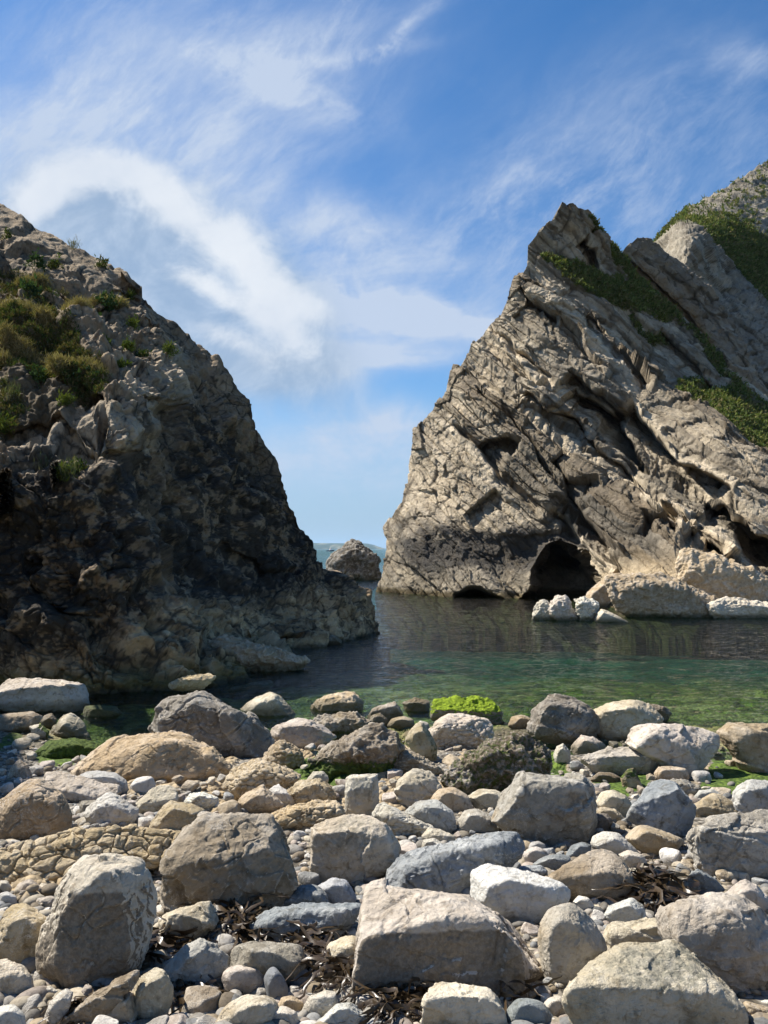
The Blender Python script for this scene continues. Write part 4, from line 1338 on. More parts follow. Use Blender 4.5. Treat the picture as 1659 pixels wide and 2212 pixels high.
def build_land():
    build_ground()
    build_water()
    Vl, pl, Nl, nl = left_cliff()
    Vr, pr, Nr, gr = right_cliff()
    Vh, ph, Nh, gh = fin_and_hill()
    # turf and low shrubs nobody could count
    i = pick(np.where(gr > 0.35, gr, 0), 12000)
    o = clumps('grass', pr[i], Nr[i], RG.uniform(0.12, 0.30, len(i)), 9, SCRUB, upright=0.5, width=0.5)
    tag(o, 'low dark green scrub covering the ledges of the pointed cliff', kind='stuff')
    inview = (Vh[:, 0] < 1720) & (Vh[:, 1] < 900)
    i = pick(np.where(inview, gh ** 3, 0), 15000)
    o = clumps('grass', ph[i], Nh[i], RG.uniform(0.20, 0.45, len(i)), 7, SCRUB, upright=0.4, width=0.5)
    tag(o, 'green turf on the steep hillside above the rock rib', kind='stuff')
    # left headland: sward, dry ledges
    nn = fbm(np.c_[Vl / 28.0, np.zeros(len(Vl))], 4)
    sward = sstep(8, -8, poly_sdf(Vl, H_([(0, 900), (110, 910), (250, 930), (420, 1040), (620, 1080), (640, 1250), (820, 1330), (870, 1420), (820, 1620), (700, 1640), (520, 1480), (300, 1400), (0, 1330)])) + 16 * nn)
    sward2 = 0.6 * sstep(6, -6, poly_sdf(Vl, H_([(0, 490), (120, 560), (260, 640), (420, 760), (480, 950), (420, 1000), (250, 830), (0, 720)])) + 22 * nn)
    sward3 = 0.5 * sstep(6, -6, poly_sdf(Vl, H_([(0, 1480), (140, 1520), (200, 1680), (120, 1830), (0, 1850)])) + 22 * nn)
    i = pick(np.maximum(np.maximum(sward, sward2), sward3), 9000)
    o = clumps('grass', pl[i], Nl[i], RG.uniform(0.05, 0.12, len(i)), 10, GREENS[:3] + [(0.13, 0.105, 0.045), (0.17, 0.135, 0.06), (0.11, 0.085, 0.045)], upright=0.6, width=0.25)
    tag(o, 'green and straw coloured sward on the shelf of the dark headland', kind='stuff')
    dry = np.zeros(len(Vl))
    for ln, w in ((H_([(150, 665), (300, 670), (420, 700), (530, 725)]), 3.2), (H_([(640, 800), (760, 800), (900, 840), (1020, 865)]), 2.6),
                  (H_([(180, 960), (280, 990), (400, 1050)]), 7), (H_([(0, 910), (110, 930)]), 5), (H_([(60, 1210), (200, 1240), (350, 1310), (470, 1370)]), 9),
                  (H_([(540, 1360), (700, 1360), (800, 1420)]), 6), (H_([(560, 960), (680, 960)]), 8), (H_([(0, 1290), (60, 1300)]), 6)):
        d, _, t = line_sd(Vl, ln)
        dry = np.maximum(dry, sstep(w * 1.3, w * 0.3, d + 6 * nn))
    i = pick(dry, 9000)
    o = clumps('grass', pl[i], Nl[i], RG.uniform(0.10, 0.22, len(i)), 9, DRY, upright=0.8, width=0.10, spread=0.6)
    tag(o, 'dry straw coloured grass hanging along ledges of the dark headland', kind='stuff')
    # single plants on the headland
    spots = [(300, 575, 'l', 'dark green shrublet below the upper slab, left of the dry grass ledge'), (440, 550, 'g', 'small dark clump on the upper bare slab of the headland'),
             (250, 800, 'l', 'broad leaved green plant in the shade under the dry ledge'), (745, 920, 'l', 'round leafy plant at the head of the rubble slope'),
             (880, 870, 'l', 'dark leafy bush below the overhanging nose of the headland'), (1060, 800, 'y', 'yellow-green tuft under the overhanging nose of the headland'),
             (1100, 1020, 'y', 'lime green tuft beside the pale block near the skyline'), (850, 1180, 'y', 'tall lime green plant in the middle of the rubble slope'),
             (1030, 1250, 'y', 'yellow-green tuft with upright stems on the rubble slope'), (1210, 1230, 'g', 'dark tuft near the skyline right of the rubble slope'),
             (1360, 1260, 'y', 'lone lime green tuft farthest right on the headland'), (1020, 1320, 'y', 'lime green tuft below the stemmy one on the rubble'),
             (150, 1310, 'y', 'bright lime green patch plant on the straw coloured bank'), (690, 1540, 'l', 'dark leafy bush at the foot of the grassy shelf'),
             (350, 1450, 'l', 'dark leafy bush under the straw coloured bank'), (550, 1690, 'y', 'yellow-green tuft at the lip above the black rock'),
             (40, 1800, 'y', 'yellow-green cushion plant at the left edge above the black rock'), (100, 1620, 's', 'grey-green tuft of upright stalks at the left edge'),
             (560, 2060, 's', 'grey-green tuft of stalks on the black rock face'), (330, 2190, 's', 'pale stalky tuft left on the black rock face'),
             (520, 2300, 'y', 'largest yellow-green hanging tuft on the black rock face'), (600, 2240, 'g', 'dark stalky tuft right beside the hanging yellow-green one'),
             (600, 400, 's', 'thin wiry tuft standing on the skyline of the headland'), (820, 575, 'g', 'low dark bush on the skyline above the overhanging nose'),
             (60, 330, 'g', 'green cushion high on the slab at the left edge')]
    Vt = Vl
    sp_ = np.array(H_([(q[0], q[1]) for q in spots]))
    for k, (hx, hy, kind, lab) in enumerate(spots):
        vx, vy = sp_[k]
        if hy >= 2040:                                # these were read from another enlargement
            vx, vy = {2060: (152, 1035), 2190: (90, 985), 2300: (140, 1030), 2240: (155, 1010)}[hy]
        j = int(np.argmin(((Vt - (vx, vy)) ** 2).sum(1)))
        c0, n0 = pl[j], Nl[j]
        root = thing('cliff_plant', c0, lab, 'plant', 'plants rooted in the dark headland')
        m = {'l': 46, 'g': 36, 'y': 44, 's': 26}[kind]
        rr = {'l': 0.30, 'g': 0.22, 'y': 0.17, 's': 0.15}[kind]
        q = c0 + RG.normal(size=(m, 3)) * rr * 0.45 + n0 * 0.06
        cols = {'l': [(0.05, 0.085, 0.035), (0.07, 0.11, 0.045), (0.04, 0.065, 0.03)], 'g': GREENS, 'y': LIME, 's': [(0.16, 0.16, 0.09), (0.10, 0.12, 0.06), (0.22, 0.19, 0.11)]}[kind]
        clumps('leaves', q, np.tile(n0, (m, 1)), RG.uniform(0.07, 0.16, m) * (1.5 if kind == 's' else 1), 8, cols, root, c0, upright=0.5 if kind != 's' else 1.0, width={'l': 0.6, 'g': 0.4, 'y': 0.3, 's': 0.08}[kind], spread=0.7 if kind != 's' else 0.35)
        st = c0[None] - n0 * 0.05
        clumps('stem', st, n0[None], np.full(1, rr * 1.1), 1, [(0.09, 0.06, 0.035)], root, c0, upright=0.7, width=0.07, spread=0.4)


build_land()
# ------------------------------------------------------------------ boulders
# every boulder is read off the photograph as an outline (and, where its near face shows, that face), then given its own distance,
# depth and thickness on the beach; coordinates are those of an enlargement named by its letter
CROPS = {'a': (0, 2600, 1.659), 'b': (900, 2600, 1.508), 'c': (1900, 2600, 1.476), 'd': (0, 3200, 1.659), 'e': (900, 3200, 1.508), 'f': (1900, 3200, 1.476),
         'g': (2224, 1500, 2.074), 'w': (1400, 1600, 1.0216), 'i': (1100, 2050, 3.318), 'v': (0, 0, 0.54863), 'l': (0, 1900, 1.0369)}
ROCK_COLORS = {
    'white': (0.70, 0.67, 0.61), 'pale': (0.53, 0.475, 0.39), 'cream': (0.54, 0.465, 0.345), 'tan': (0.44, 0.335, 0.21), 'yellow': (0.45, 0.35, 0.21),
    'grey': (0.32, 0.285, 0.235), 'brown': (0.29, 0.23, 0.16), 'blue': (0.27, 0.285, 0.295), 'pinkish': (0.49, 0.415, 0.345), 'dark': (0.215, 0.185, 0.15),
    'greyish': (0.44, 0.425, 0.39), 'wet': (0.20, 0.15, 0.09)}


def pv(crop, s):
    x0, y0, k = CROPS[crop]
    q = np.array([[float(t) for t in w.split(',')] for w in s.split()])
    return np.stack([(x0 + q[:, 0] / k) * 0.54863, (y0 + q[:, 1] / k) * 0.54863], 1)


PLACED = []     # (centre v, radius v, top v, nick) of each boulder, for laying cobbles between them


def make_rock(name, label, cat, crop, outline, color, front=None, p=16, thick=0.75, rough=1.0, style='', depth=None, contact=None, lean=0.03,
              moss=0.0, bright=0.0, mossdir='top', patch=0.0, stain=0.0, nick=None, group=None, seed=None, embed=0.10):
    O = pv(crop, outline)
    seed = seed if seed is not None else (sum(ord(ch) for ch in label) % 977)
    ymax, ymin = O[:, 1].max(), O[:, 1].min()
    cx = O[:, 0].mean()
    yc = contact if contact is not None else ymax
    Y0 = depth if depth is not None else ground_hit(cx, yc)
    Wm = (O[:, 0].max() - O[:, 0].min()) * K / FOC * Y0
    Hm = (ymax - ymin) * K / FOC * Y0
    T = thick * (0.6 * Wm + 0.4 * Hm)
    fr = (ymax - O[:, 1]) / max(ymax - ymin, 1e-6)
    pts = [at(O[:, 0], O[:, 1], Y0 + T * (0.15 + 0.45 * fr))]
    c = O.mean(0)
    if front is not None:
        F = pv(crop, front)
    else:
        F = c + (O - c) * 0.62 + np.array([0, 0.06 * (ymax - ymin)])
    ff = np.clip((ymax - F[:, 1]) / max(ymax - ymin, 1e-6), 0, 1)
    pts.append(at(F[:, 0], F[:, 1], Y0 + T * lean * ff))
    Bk = c + (O - c) * 0.72
    pts.append(at(Bk[:, 0], Bk[:, 1], np.full(len(O), Y0 + T)))
    low = fr < 0.3
    dn = at(O[low, 0], O[low, 1], np.full(low.sum(), Y0 + 0.2 * T)) - np.array([0, 0, embed * Hm + 0.03])
    pts.append(c_shrink(dn, 0.9))
    pts = np.concatenate(pts)
    wpx = max(O[:, 0].max() - O[:, 0].min(), ymax - ymin) * K
    n = int(np.clip(wpx * 0.75, 36, 128))
    S, Fc = cube_sphere(n)
    lo, hi = pts.min(0), pts.max(0)
    half = (hi - lo) / 2
    cen = pts.mean(0) * 0.5 + (lo + hi) * 0.25
    N, D = hull_planes((pts - cen) / half)
    rg = np.random.RandomState(seed)
    nc = 16 if p >= 9 else 5                       # broken-off corners: extra planes that shave the hull
    ex = rg.normal(size=(nc, 3))
    ex /= np.linalg.norm(ex, axis=1)[:, None]
    sup = (((pts - cen) / half) @ ex.T).max(0)
    N = np.concatenate([N, ex])
    D = np.concatenate([D, sup * rg.uniform(0.78, 0.97, nc)])
    D = np.maximum(D, 0.06)
    q = np.maximum(S @ N.T, 1e-6) / D[None]
    mx = q.max(1)
    pp = p * 3.6
    r = 1.0 / (mx * ((q / mx[:, None]) ** pp).sum(1) ** (1.0 / pp))
    v = S * r[:, None]
    v = v * ((hi - lo) / (v.max(0) - v.min(0)) / half)
    v = v + ((lo - cen) / half - v.min(0))
    v = cen + v * half
    size = float((half[0] * half[2]) ** 0.5) * 2
    nrm = vnormals(v, Fc)
    u = (v - cen).astype(np.float32)
    off = np.float32(seed * 1.37)
    w = u / np.float32(size) + off
    wk = 'knob' in style
    ww = w + 0.10 * np.stack([fbm(w * 3, 3), fbm(w * 3 + 7, 3), fbm(w * 3 + 3, 3)], 1)
    ang = np.clip((p - 5) / 9.0, 0.15, 1.0)
    d = 0.018 * fbm(w * 1.5, 3) + 0.012 * fbm(w * 4.7 + 5, 4)
    d += ang * (0.055 * facet(ww * 1.6, seed, 1.1, 0.35, 0.02) + 0.026 * facet(ww * 4.0, seed + 1, 1.1, 0.5, 0.05)) + 0.012 * facet(ww * 10.0, seed + 2, 1.0, 0.8, 0.1)
    if wk:
        x1, x2, xv = worley(w * (8.0 if size > 0.8 else 5.0) * np.array([1, 1, 1.5]) * (1 + 0.35 * np.sign(fbm(w * 1.1 + 5, 1)))[:, None] + 0.9 * np.stack([fbm(w * 3, 3), fbm(w * 3 + 7, 3), fbm(w * 3 + 3, 3)], 1), seed + 3)
        d += 0.060 * (0.5 - x1) + 0.03 * (xv - 0.5) - 0.03 * sstep(0.12, 0, x2 - x1)
    if 'scallop' in style:
        x1, x2, xv = worley(w * 9.0 * np.array([1, 1, 1.4]) + 0.4 * fbm(w * 5, 2)[:, None], seed + 3)
        d += 0.030 * x1
    if 'layer' in style:
        ax = np.array([0.25, 0.2, 1.0]) / 1.06
        s = (w @ ax) * 7 + 0.6 * fbm(w * 2, 2)
        l, f_, a_ = noise1(s, seed)
        d += 0.05 * (l - 0.5)
    if 'spiky' in style:
        d += 0.10 * (ridged(w * 3.0, 4) - 0.6) + 0.03 * fbm(w * 14, 2)
    d += 0.014 * (ridged(w * 7.0 + 3, 4) - 0.6) + 0.006 * fbm(w * 24.0, 3)
    cr = np.abs(fbm(w * 1.7 + 31, 3))
    crm = sstep(0.0, 0.25, fbm(w * 1.3 + 77, 2) + (0.12 if 'crack' in style else -0.12))
    d -= 0.018 * sstep(0.025, 0.0, cr) * crm
    if 'crack' in style:
        x1, x2, xv = worley(w * 2.6 + 0.5 * fbm(w * 3, 3)[:, None], seed + 9)
        d += 0.03 * (xv - 0.5) - 0.022 * sstep(0.05, 0, x2 - x1) * sstep(-0.15, 0.2, fbm(w * 2 + 50, 2))
    v = v + nrm * (d * size * rough)[:, None]
    attrs = {}
    if moss or patch or stain:
        nz = vnormals(v, Fc)
        hh = (v[:, 2] - lo[2]) / (hi[2] - lo[2])
        if mossdir == 'top':
            mk = sstep(0.0, 0.5, nz[:, 2] * 0.8 + (hh - 0.55))
        elif mossdir == 'low':
            mk = sstep(0.75, 0.25, hh)
        elif mossdir == 'all':
            mk = np.ones(len(v))
        elif mossdir == 'right':
            mk = sstep(-0.1, 0.5, nz[:, 0])
        else:
            mk = sstep(0.1, 0.6, -nz[:, 1])
        attrs['moss'] = mk * moss
        attrs['bright'] = np.full(len(v), bright)
        attrs['patch'] = np.full(len(v), 0.0)
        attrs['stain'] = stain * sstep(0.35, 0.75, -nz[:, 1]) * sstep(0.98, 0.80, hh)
        if patch:
            vv = to_v(v)
            pc = c + np.array([0.05 * (O[:, 0].max() - O[:, 0].min()), -0.18 * (ymax - ymin)])
            e = ((vv[:, 0] - pc[0]) / (0.30 * (O[:, 0].max() - O[:, 0].min()))) ** 2 + ((vv[:, 1] - pc[1]) / (0.24 * (ymax - ymin))) ** 2
            attrs['patch'] = patch * sstep(1.3, 0.7, e + 0.7 * fbm(w * 4, 4))
    loc = (cen[0], cen[1], float(v[:, 2].min()))
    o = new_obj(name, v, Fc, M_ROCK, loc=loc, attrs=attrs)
    rr = random.Random(seed)
    cc = ROCK_COLORS[color]
    k = rr.uniform(0.70, 0.98)
    o.color = (cc[0] * k * 1.0 * rr.uniform(0.97, 1.03), cc[1] * k, cc[2] * k * 0.98 * rr.uniform(0.95, 1.03), 1)
    if cat == 'sea rock' and depth == 70:
        o.color = (0.085, 0.07, 0.05, 1)
    tag(o, label, cat, group)
    PLACED.append(dict(O=O, c=c, nick=nick, Y=Y0, loc=loc))
    return o


def c_shrink(p, k):
    c = p.mean(0)
    q = c + (p - c) * k
    q[:, 2] = p[:, 2]
    return q


B = 'boulder'
LG, OUT = 'rock ledge', 'outcrop'


def build_rocks():
    R_ = make_rock
    # ---- standing in the water
    R_('sea_rock', 'dark rounded islet standing in the gap between the two cliffs', 'sea rock', 'i',
       '618,790 618,570 700,430 830,360 930,270 985,250 1050,265 1180,350 1270,420 1310,480 1330,800', 'dark', depth=70, thick=0.9, style='spiky', p=14, rough=1.2)
    R_('sea_rock', 'leftmost white pointed rock of the row standing in the green water', 'sea rock', 'w', '708,858 722,800 742,780 772,780 800,825 822,862', 'pale', depth=30.4, p=14, style='spiky', rough=1.5)
    R_('sea_rock', 'tallest white rock in the middle of the row in the green water', 'sea rock', 'w', '770,830 792,785 812,765 842,768 870,800 892,845 908,864 800,864', 'pale', depth=30.2, p=14, style='spiky', rough=1.5)
    R_('sea_rock', 'square pitted white rock right of the tallest one in the water', 'sea rock', 'w', '882,800 885,775 920,770 965,780 978,795 972,840 950,864 905,864', 'pale', depth=30.0, p=16, style='spiky', rough=1.5)
    R_('sea_rock', 'low cream rock sloping into the water at the row end', 'sea rock', 'w', '960,862 975,830 990,815 1030,830 1070,850 1100,868 1000,872', 'cream', depth=29.6, p=8)
    R_('rock_ledge', 'broad pale wave-washed ledge at the foot of the right cliff', LG, 'g',
       '338,1700 345,1640 400,1590 560,1575 700,1572 850,1610 1000,1710 1100,1760 1280,1850 1450,1890 1440,1950 1000,1950 700,1950 450,1890 380,1780', 'tan', depth=31.5, thick=0.35, p=12, style='spiky crack', rough=0.75)
    R_('rock_ledge', 'hump of tan bedrock above the pale ledge by the right cliff', LG, 'g',
       '900,1640 930,1480 960,1400 1100,1380 1250,1440 1400,1470 1600,1590 1760,1680 1800,1900 1300,1900 1000,1750', 'tan', depth=33.4, thick=0.4, p=11, style='spiky crack', rough=0.8)
    R_('rock_ledge', 'low white ledge with brown wet foot at the right edge', LG, 'g', '1150,1850 1200,1780 1350,1770 1480,1800 1660,1810 1800,1840 1800,1960 1250,1960', 'pale', depth=31.2, thick=0.4, p=11, style='spiky', rough=1.0)
    R_('sea_rock', 'pale rock inside the mouth of the dark sea cave', 'sea rock', 'g', '150,1850 190,1730 300,1640 370,1600 430,1700 440,1900 200,1900', 'tan', depth=37.5, p=8)
    # ---- foot of the left headland
    R_('rock_ledge', 'tan ridge of rock running into the water from the dark headland', LG, 'l',
       '850,800 855,640 890,620 960,650 1050,690 1090,680 1160,715 1230,735 1255,745 1150,775 1000,800', 'tan', depth=17.6, thick=0.5, p=10, style='spiky', rough=1.0)
    R_('rock_ledge', 'yellow weedy ledge at the waterline below the dark headland', LG, 'l', '680,830 720,800 800,790 850,780 880,790 830,830 720,840', 'yellow', depth=14.7, thick=0.6, p=9, style='spiky', moss=.3)
    R_('boulder', 'brown slab almost awash near the headland foot', B, 'l', '920,850 960,835 1050,815 1105,808 1118,835 1060,850 980,858', 'wet', thick=0.7, p=14)
    R_('boulder', 'tan half-sunk boulder in the green pool', B, 'l', '535,890 580,850 620,838 670,845 712,868 690,895 600,898', 'tan', p=10, nick='the half-sunk tan boulder')
    R_('boulder', 'low brown boulder awash in front of the headland tip', B, 'l', '1300,655 1325,630 1355,622 1390,645 1395,660', 'wet', depth=22.6, p=9)
    # ---- left shore
    R_('boulder', 'long flat-topped pinkish block behind the green pool at the left edge', B, 'a',
       '-110,300 -20,240 30,145 80,112 300,112 470,130 575,150 572,300 500,370 430,372 150,345 60,335', 'pinkish', '-60,285 35,160 300,150 462,168 432,368 160,343 60,330', p=24, thick=.6, nick='the long flat-topped block')
    R_('boulder', 'low brown boulder lying before the flat-topped block', B, 'a', '-70,430 -20,360 100,345 210,328 272,370 235,425 110,472 -40,474', 'brown', p=9, nick='the low brown boulder')
    R_('boulder', 'pale sharp-crested boulder beside the green pool', B, 'a', '325,490 400,370 440,348 475,345 535,400 595,512 510,520 360,515', 'cream', '340,500 420,420 500,515', p=20, nick='the pale crested boulder')
    R_('boulder', 'white stone with green moss on its right side by the pool', B, 'a', '195,435 255,412 325,465 310,520 240,522', 'pale', p=14, moss=.9, mossdir='right')
    R_('boulder', 'squat wet brown stone between flat-topped block and pool', B, 'a', '265,400 290,355 340,345 375,390 355,440 290,445', 'wet', p=10)
    R_('boulder', 'dark green weedy slab under water in the pool', B, 'a', '540,350 555,300 660,290 760,300 795,345 740,375 560,380', 'dark', p=14, moss=.75, mossdir='all', depth=13.0)
    R_('boulder', 'small white-green stone poking from the pool', B, 'a', '985,300 1005,252 1045,250 1055,300 1020,315', 'pale', p=12, moss=.55, mossdir='all', contact=1520)
    R_('boulder', 'bright green stone at the pool edge beside the dark crag', B, 'a', '845,500 860,445 910,432 985,450 970,480 900,508', 'tan', p=12, moss=1.0, bright=.8, mossdir='all')
    R_('rock_ledge', 'mossy tan ledge sloping into the green pool', LG, 'a', '190,620 330,520 480,508 600,535 690,575 560,625 400,628 250,650', 'tan', p=8, thick=.9, moss=.8, mossdir='all', style='knob', rough=.7)
    R_('boulder', 'big dark grey cracked crag right of the green pool', B, 'v',
       '322,1590 332,1542 362,1520 425,1490 445,1498 500,1527 545,1545 580,1580 590,1622 562,1650 500,1660 470,1628 430,1600', 'dark', '330,1585 360,1530 430,1505 540,1560 575,1620 500,1655', p=16, thick=.8, style='crack', nick='the dark crag', contact=1640)
    R_('rock_ledge', 'large tan cracked slab sloping in front of the dark crag', LG, 'a',
       '480,790 520,730 640,655 790,515 830,508 950,488 1090,455 1155,455 1270,520 1330,570 1395,575 1515,705 1440,775 1300,795 1100,760 1000,790 850,800', 'tan', p=11, thick=.9, style='crack', rough=.9, nick='the tan cracked slab')
    R_('rock_ledge', 'second tan hump right of the large cracked slab', LG, 'a', '1090,730 1180,650 1290,580 1390,562 1460,640 1520,710 1440,780 1250,790', 'tan', p=9, thick=.7, style='crack')
    R_('outcrop', 'knobbly tan outcrop between the cracked slab and the mossy ridge', OUT, 'v', '480,1700 505,1660 555,1638 620,1650 650,1680 600,1715 530,1722', 'tan', p=8, style='knob', thick=1.0)
    R_('outcrop', 'small standing tan stack at the left shore', OUT, 'a', '45,790 80,690 130,648 180,680 212,770 160,790', 'tan', p=9, style='crack')
    R_('boulder', 'low pinkish flat boulder with dark right end', B, 'a', '215,800 270,735 380,722 520,770 640,790 775,842 770,875 600,915 450,905 380,860', 'pinkish', '240,810 560,880 600,912 440,900', p=18, thick=.8)
    R_('boulder', 'smooth grey-white rounded boulder behind the pinkish flat one', B, 'a', '508,745 600,720 750,730 822,782 842,852 770,880 640,850', 'greyish', p=7)
    R_('boulder', 'big humped yellowish boulder at the left edge', B, 'a', '-80,1160 -50,950 50,890 160,790 270,778 380,850 440,920 472,1000 450,1125 250,1065 150,1115 20,1175', 'tan', p=8, thick=.7, style='crack', nick='the big humped boulder')
    R_('boulder', 'grey pock-marked boulder right of the humped one', B, 'a', '555,1015 590,960 720,868 770,880 815,955 902,980 880,1045 750,1092 620,1085', 'greyish', p=10, style='scallop', nick='the pock-marked boulder')
    R_('boulder', 'small grey stone tucked behind the pock-marked boulder', B, 'a', '518,960 530,920 620,915 640,960 590,1010 530,1000', 'grey', p=10)
    R_('boulder', 'pale yellow squared stone with a lit top', B, 'a', '882,935 960,860 1060,808 1130,838 1162,902 1060,965 930,1002', 'cream', '890,945 1050,930 1155,900 1060,962 930,1000', p=16, nick='the pale yellow squared stone')
    R_('boulder', 'smooth tan cracked boulder above the yellow outcrop', B, 'a', '970,1095 1060,960 1120,913 1230,930 1335,980 1270,1095 1110,1135 1000,1125', 'yellow', p=8, style='crack', nick='the smooth tan boulder')
    R_('boulder', 'knobbly bright white stone on the tan ledges', B, 'a', '1198,935 1240,868 1330,858 1430,900 1425,942 1300,965', 'white', p=9, style='knob', rough=.8)
    # ---- middle shore
    R_('boulder', 'tan crusty square-topped rock standing in the shallows', B, 'b', '488,290 530,235 565,210 630,202 700,188 760,190 802,250 795,300 760,335 640,325 500,312', 'tan', p=14, style='spiky', rough=.8)
    R_('boulder', 'brown wedge-shaped rock at the water edge', B, 'b', '822,335 850,290 950,250 985,243 1038,330 960,350 940,375 840,360', 'brown', '840,360 850,300 975,262 950,370', p=20)
    R_('boulder', 'dark low rock left of the bright green one', B, 'b', '1030,245 1110,222 1190,235 1195,310 1150,335 1060,310', 'wet', p=12, style='spiky', rough=.7)
    R_('boulder', 'smooth tan stone lying at the water edge', B, 'b', '942,385 970,345 1040,332 1100,350 1105,390 1020,405', 'tan', p=6)
    R_('boulder', 'mossy rounded stone against the brown wedge rock', B, 'b', '825,385 850,330 900,310 940,345 945,385 890,400', 'wet', p=7, moss=.4)
    R_('boulder', 'rock covered in bright lime green weed at the water edge', B, 'b', '1200,320 1212,250 1230,225 1270,213 1350,238 1440,215 1570,238 1620,290 1628,375 1570,385 1400,350 1230,345', 'brown',
       '1210,330 1225,290 1540,300 1560,380', p=14, moss=1.1, bright=1.0, mossdir='top', rough=1.0, style='spiky', nick='the lime green rock')
    R_('boulder', 'crusty pale tan boulder in front of the lime green rock', B, 'b', '1172,420 1230,350 1280,320 1420,338 1520,323 1572,375 1582,492 1480,530 1330,495 1270,505 1200,450', 'pinkish', p=12, style='knob', rough=.75, nick='the crusty tan boulder')
    R_('boulder', 'small pale knob beside the crusty tan boulder', B, 'b', '1105,400 1140,358 1180,365 1200,410 1150,430', 'pale', p=8)
    R_('boulder', 'pale pointed boulder by the water left of the shallows rock', B, 'b', '60,290 150,220 240,195 290,210 345,260 395,315 380,365 260,375 140,320', 'cream', '80,290 250,215 380,355 250,370', p=18)
    R_('boulder', 'angular pale tan boulder right of the dark crag', B, 'b', '238,450 260,390 330,360 450,343 540,370 600,420 642,458 560,505 400,525 300,490', 'pinkish', p=14, nick='the angular pale tan boulder')
    R_('outcrop', 'pitted tan outcrop below the angular pale boulder', OUT, 'b', '170,615 260,510 310,470 400,520 445,595 350,640 220,655', 'tan', p=9, style='spiky knob', rough=.8)
    R_('outcrop', 'ridge of brown rock trailing green weed, centre of the shore', OUT, 'b', '410,660 520,560 700,480 850,390 930,378 1000,440 1055,505 960,570 900,655 700,690 600,710 480,690', 'brown', p=14, thick=.5, style='spiky', moss=.85, mossdir='low', rough=1.1, nick='the weedy ridge')
    R_('outcrop', 'olive mossy ledge behind the weedy ridge', OUT, 'b', '475,360 600,318 740,308 855,360 830,420 720,470 620,450', 'brown', p=12, thick=.5, style='spiky', moss=.8, bright=.25, mossdir='low', rough=1.1)
    R_('boulder', 'rounded yellow-green boulder left of the crusty one', B, 'b', '1050,470 1080,395 1160,365 1205,430 1242,520 1230,600 1150,605 1080,520', 'yellow', p=7, moss=.45, mossdir='right')
    R_('outcrop', 'lumpy brown rocks in front of the yellow-green boulder', OUT, 'b', '925,600 960,535 1060,528 1180,590 1290,655 1250,700 1000,660', 'brown', p=9, style='spiky knob', rough=.8, moss=.3)
    R_('boulder', 'pale banded block with greenish streaks', B, 'b', '978,780 1010,700 1100,648 1200,655 1265,745 1180,840 1060,868', 'cream', '985,775 1040,730 1115,835 1060,865', p=16, style='layer', moss=.2, nick='the pale banded block')
    R_('boulder', 'upright white speckled block standing on the tan ledges', B, 'b', '688,880 700,705 720,680 870,668 887,765 892,872 860,915 720,920', 'pale', '698,905 705,720 862,700 862,910', p=22, patch=.7, nick='the upright speckled block')
    R_('boulder', 'rounded tan boulder right of the banded block', B, 'b', '1190,840 1260,768 1330,750 1420,800 1452,865 1350,908 1240,880', 'tan', p=6, style='crack', rough=.8, nick='the rounded tan boulder')
    R_('boulder', 'pale boulder with grey right face under the rounded tan one', B, 'b', '1045,910 1130,840 1230,828 1330,900 1362,1000 1300,1040 1150,965', 'greyish', p=9, nick='the grey-faced boulder')
    R_('boulder', 'pitted white ridge-shaped boulder behind the pale box boulder', B, 'b', '855,900 930,843 1000,880 1060,940 1150,980 1235,1000 1290,1025 1100,1065 920,990', 'pale', p=9, style='knob', rough=.7)
    R_('boulder', 'pale rounded boulder left of the tall square boulder', B, 'b', '1358,955 1400,890 1480,878 1560,930 1618,1000 1540,1040 1380,1025', 'pale', p=8, nick='the pale rounded boulder')
    R_('boulder', 'tan mound of cracked rock left of the white stone', B, 'b', '55,850 120,780 200,738 260,790 325,855 220,910 110,905', 'tan', p=9, style='crack', nick='the tan mound')
    R_('boulder', 'white two-faced stone right of the tan mound', B, 'b', '233,785 300,738 360,790 402,835 380,865 300,848', 'white', '240,790 340,800 385,860 300,845', p=18)
    R_('boulder', 'small white stone perched above the knobbly tan outcrop', B, 'b', '462,710 500,660 555,658 595,700 560,740 490,745', 'pale', p=8)
    R_('outcrop', 'knobbly tan outcrop left of the upright speckled block', OUT, 'b', '340,780 430,708 540,698 625,765 640,830 420,870', 'tan', p=8, style='knob', moss=.15)
    R_('outcrop', 'yellow-stained low outcrop below the knobbly tan one', OUT, 'b', '190,970 330,870 500,838 640,838 695,905 560,970 340,1010', 'yellow', p=8, style='knob crack', thick=.9)
    R_('boulder', 'flat cream boulder behind the tall square boulder', B, 'b', '1415,810 1500,758 1580,765 1660,815 1645,880 1500,895', 'cream', p=9)
    # ---- right shore
    R_('boulder', 'big dark jagged boulder at the water edge, right of the weed', B, 'c', '262,410 280,310 320,260 390,213 500,225 580,270 658,320 684,422 620,475 480,505 340,500 272,450', 'dark', p=14, style='layer crack', nick='the dark jagged boulder')
    R_('boulder', 'yellowish peaked boulder with a green tip at the water edge', B, 'c', '615,300 700,260 830,265 890,220 930,240 960,300 1055,350 900,420 880,475 760,478 690,450', 'cream', p=12, moss=.3, bright=.6, nick='the green-tipped boulder')
    R_('boulder', 'small dark wet rock behind the green-tipped boulder', B, 'c', '935,290 970,252 1060,268 1098,310 1060,365 980,360', 'wet', p=10, style='spiky', rough=.7)
    R_('boulder', 'small pale angular stone before the dark jagged boulder', B, 'c', '520,510 580,428 640,440 722,492 722,535 620,548 560,570', 'pinkish', p=13)
    R_('boulder', 'small pale drop-shaped stone under the dark jagged boulder', B, 'c', '412,550 430,500 470,483 512,530 515,585 470,600 420,590', 'pale', p=8)
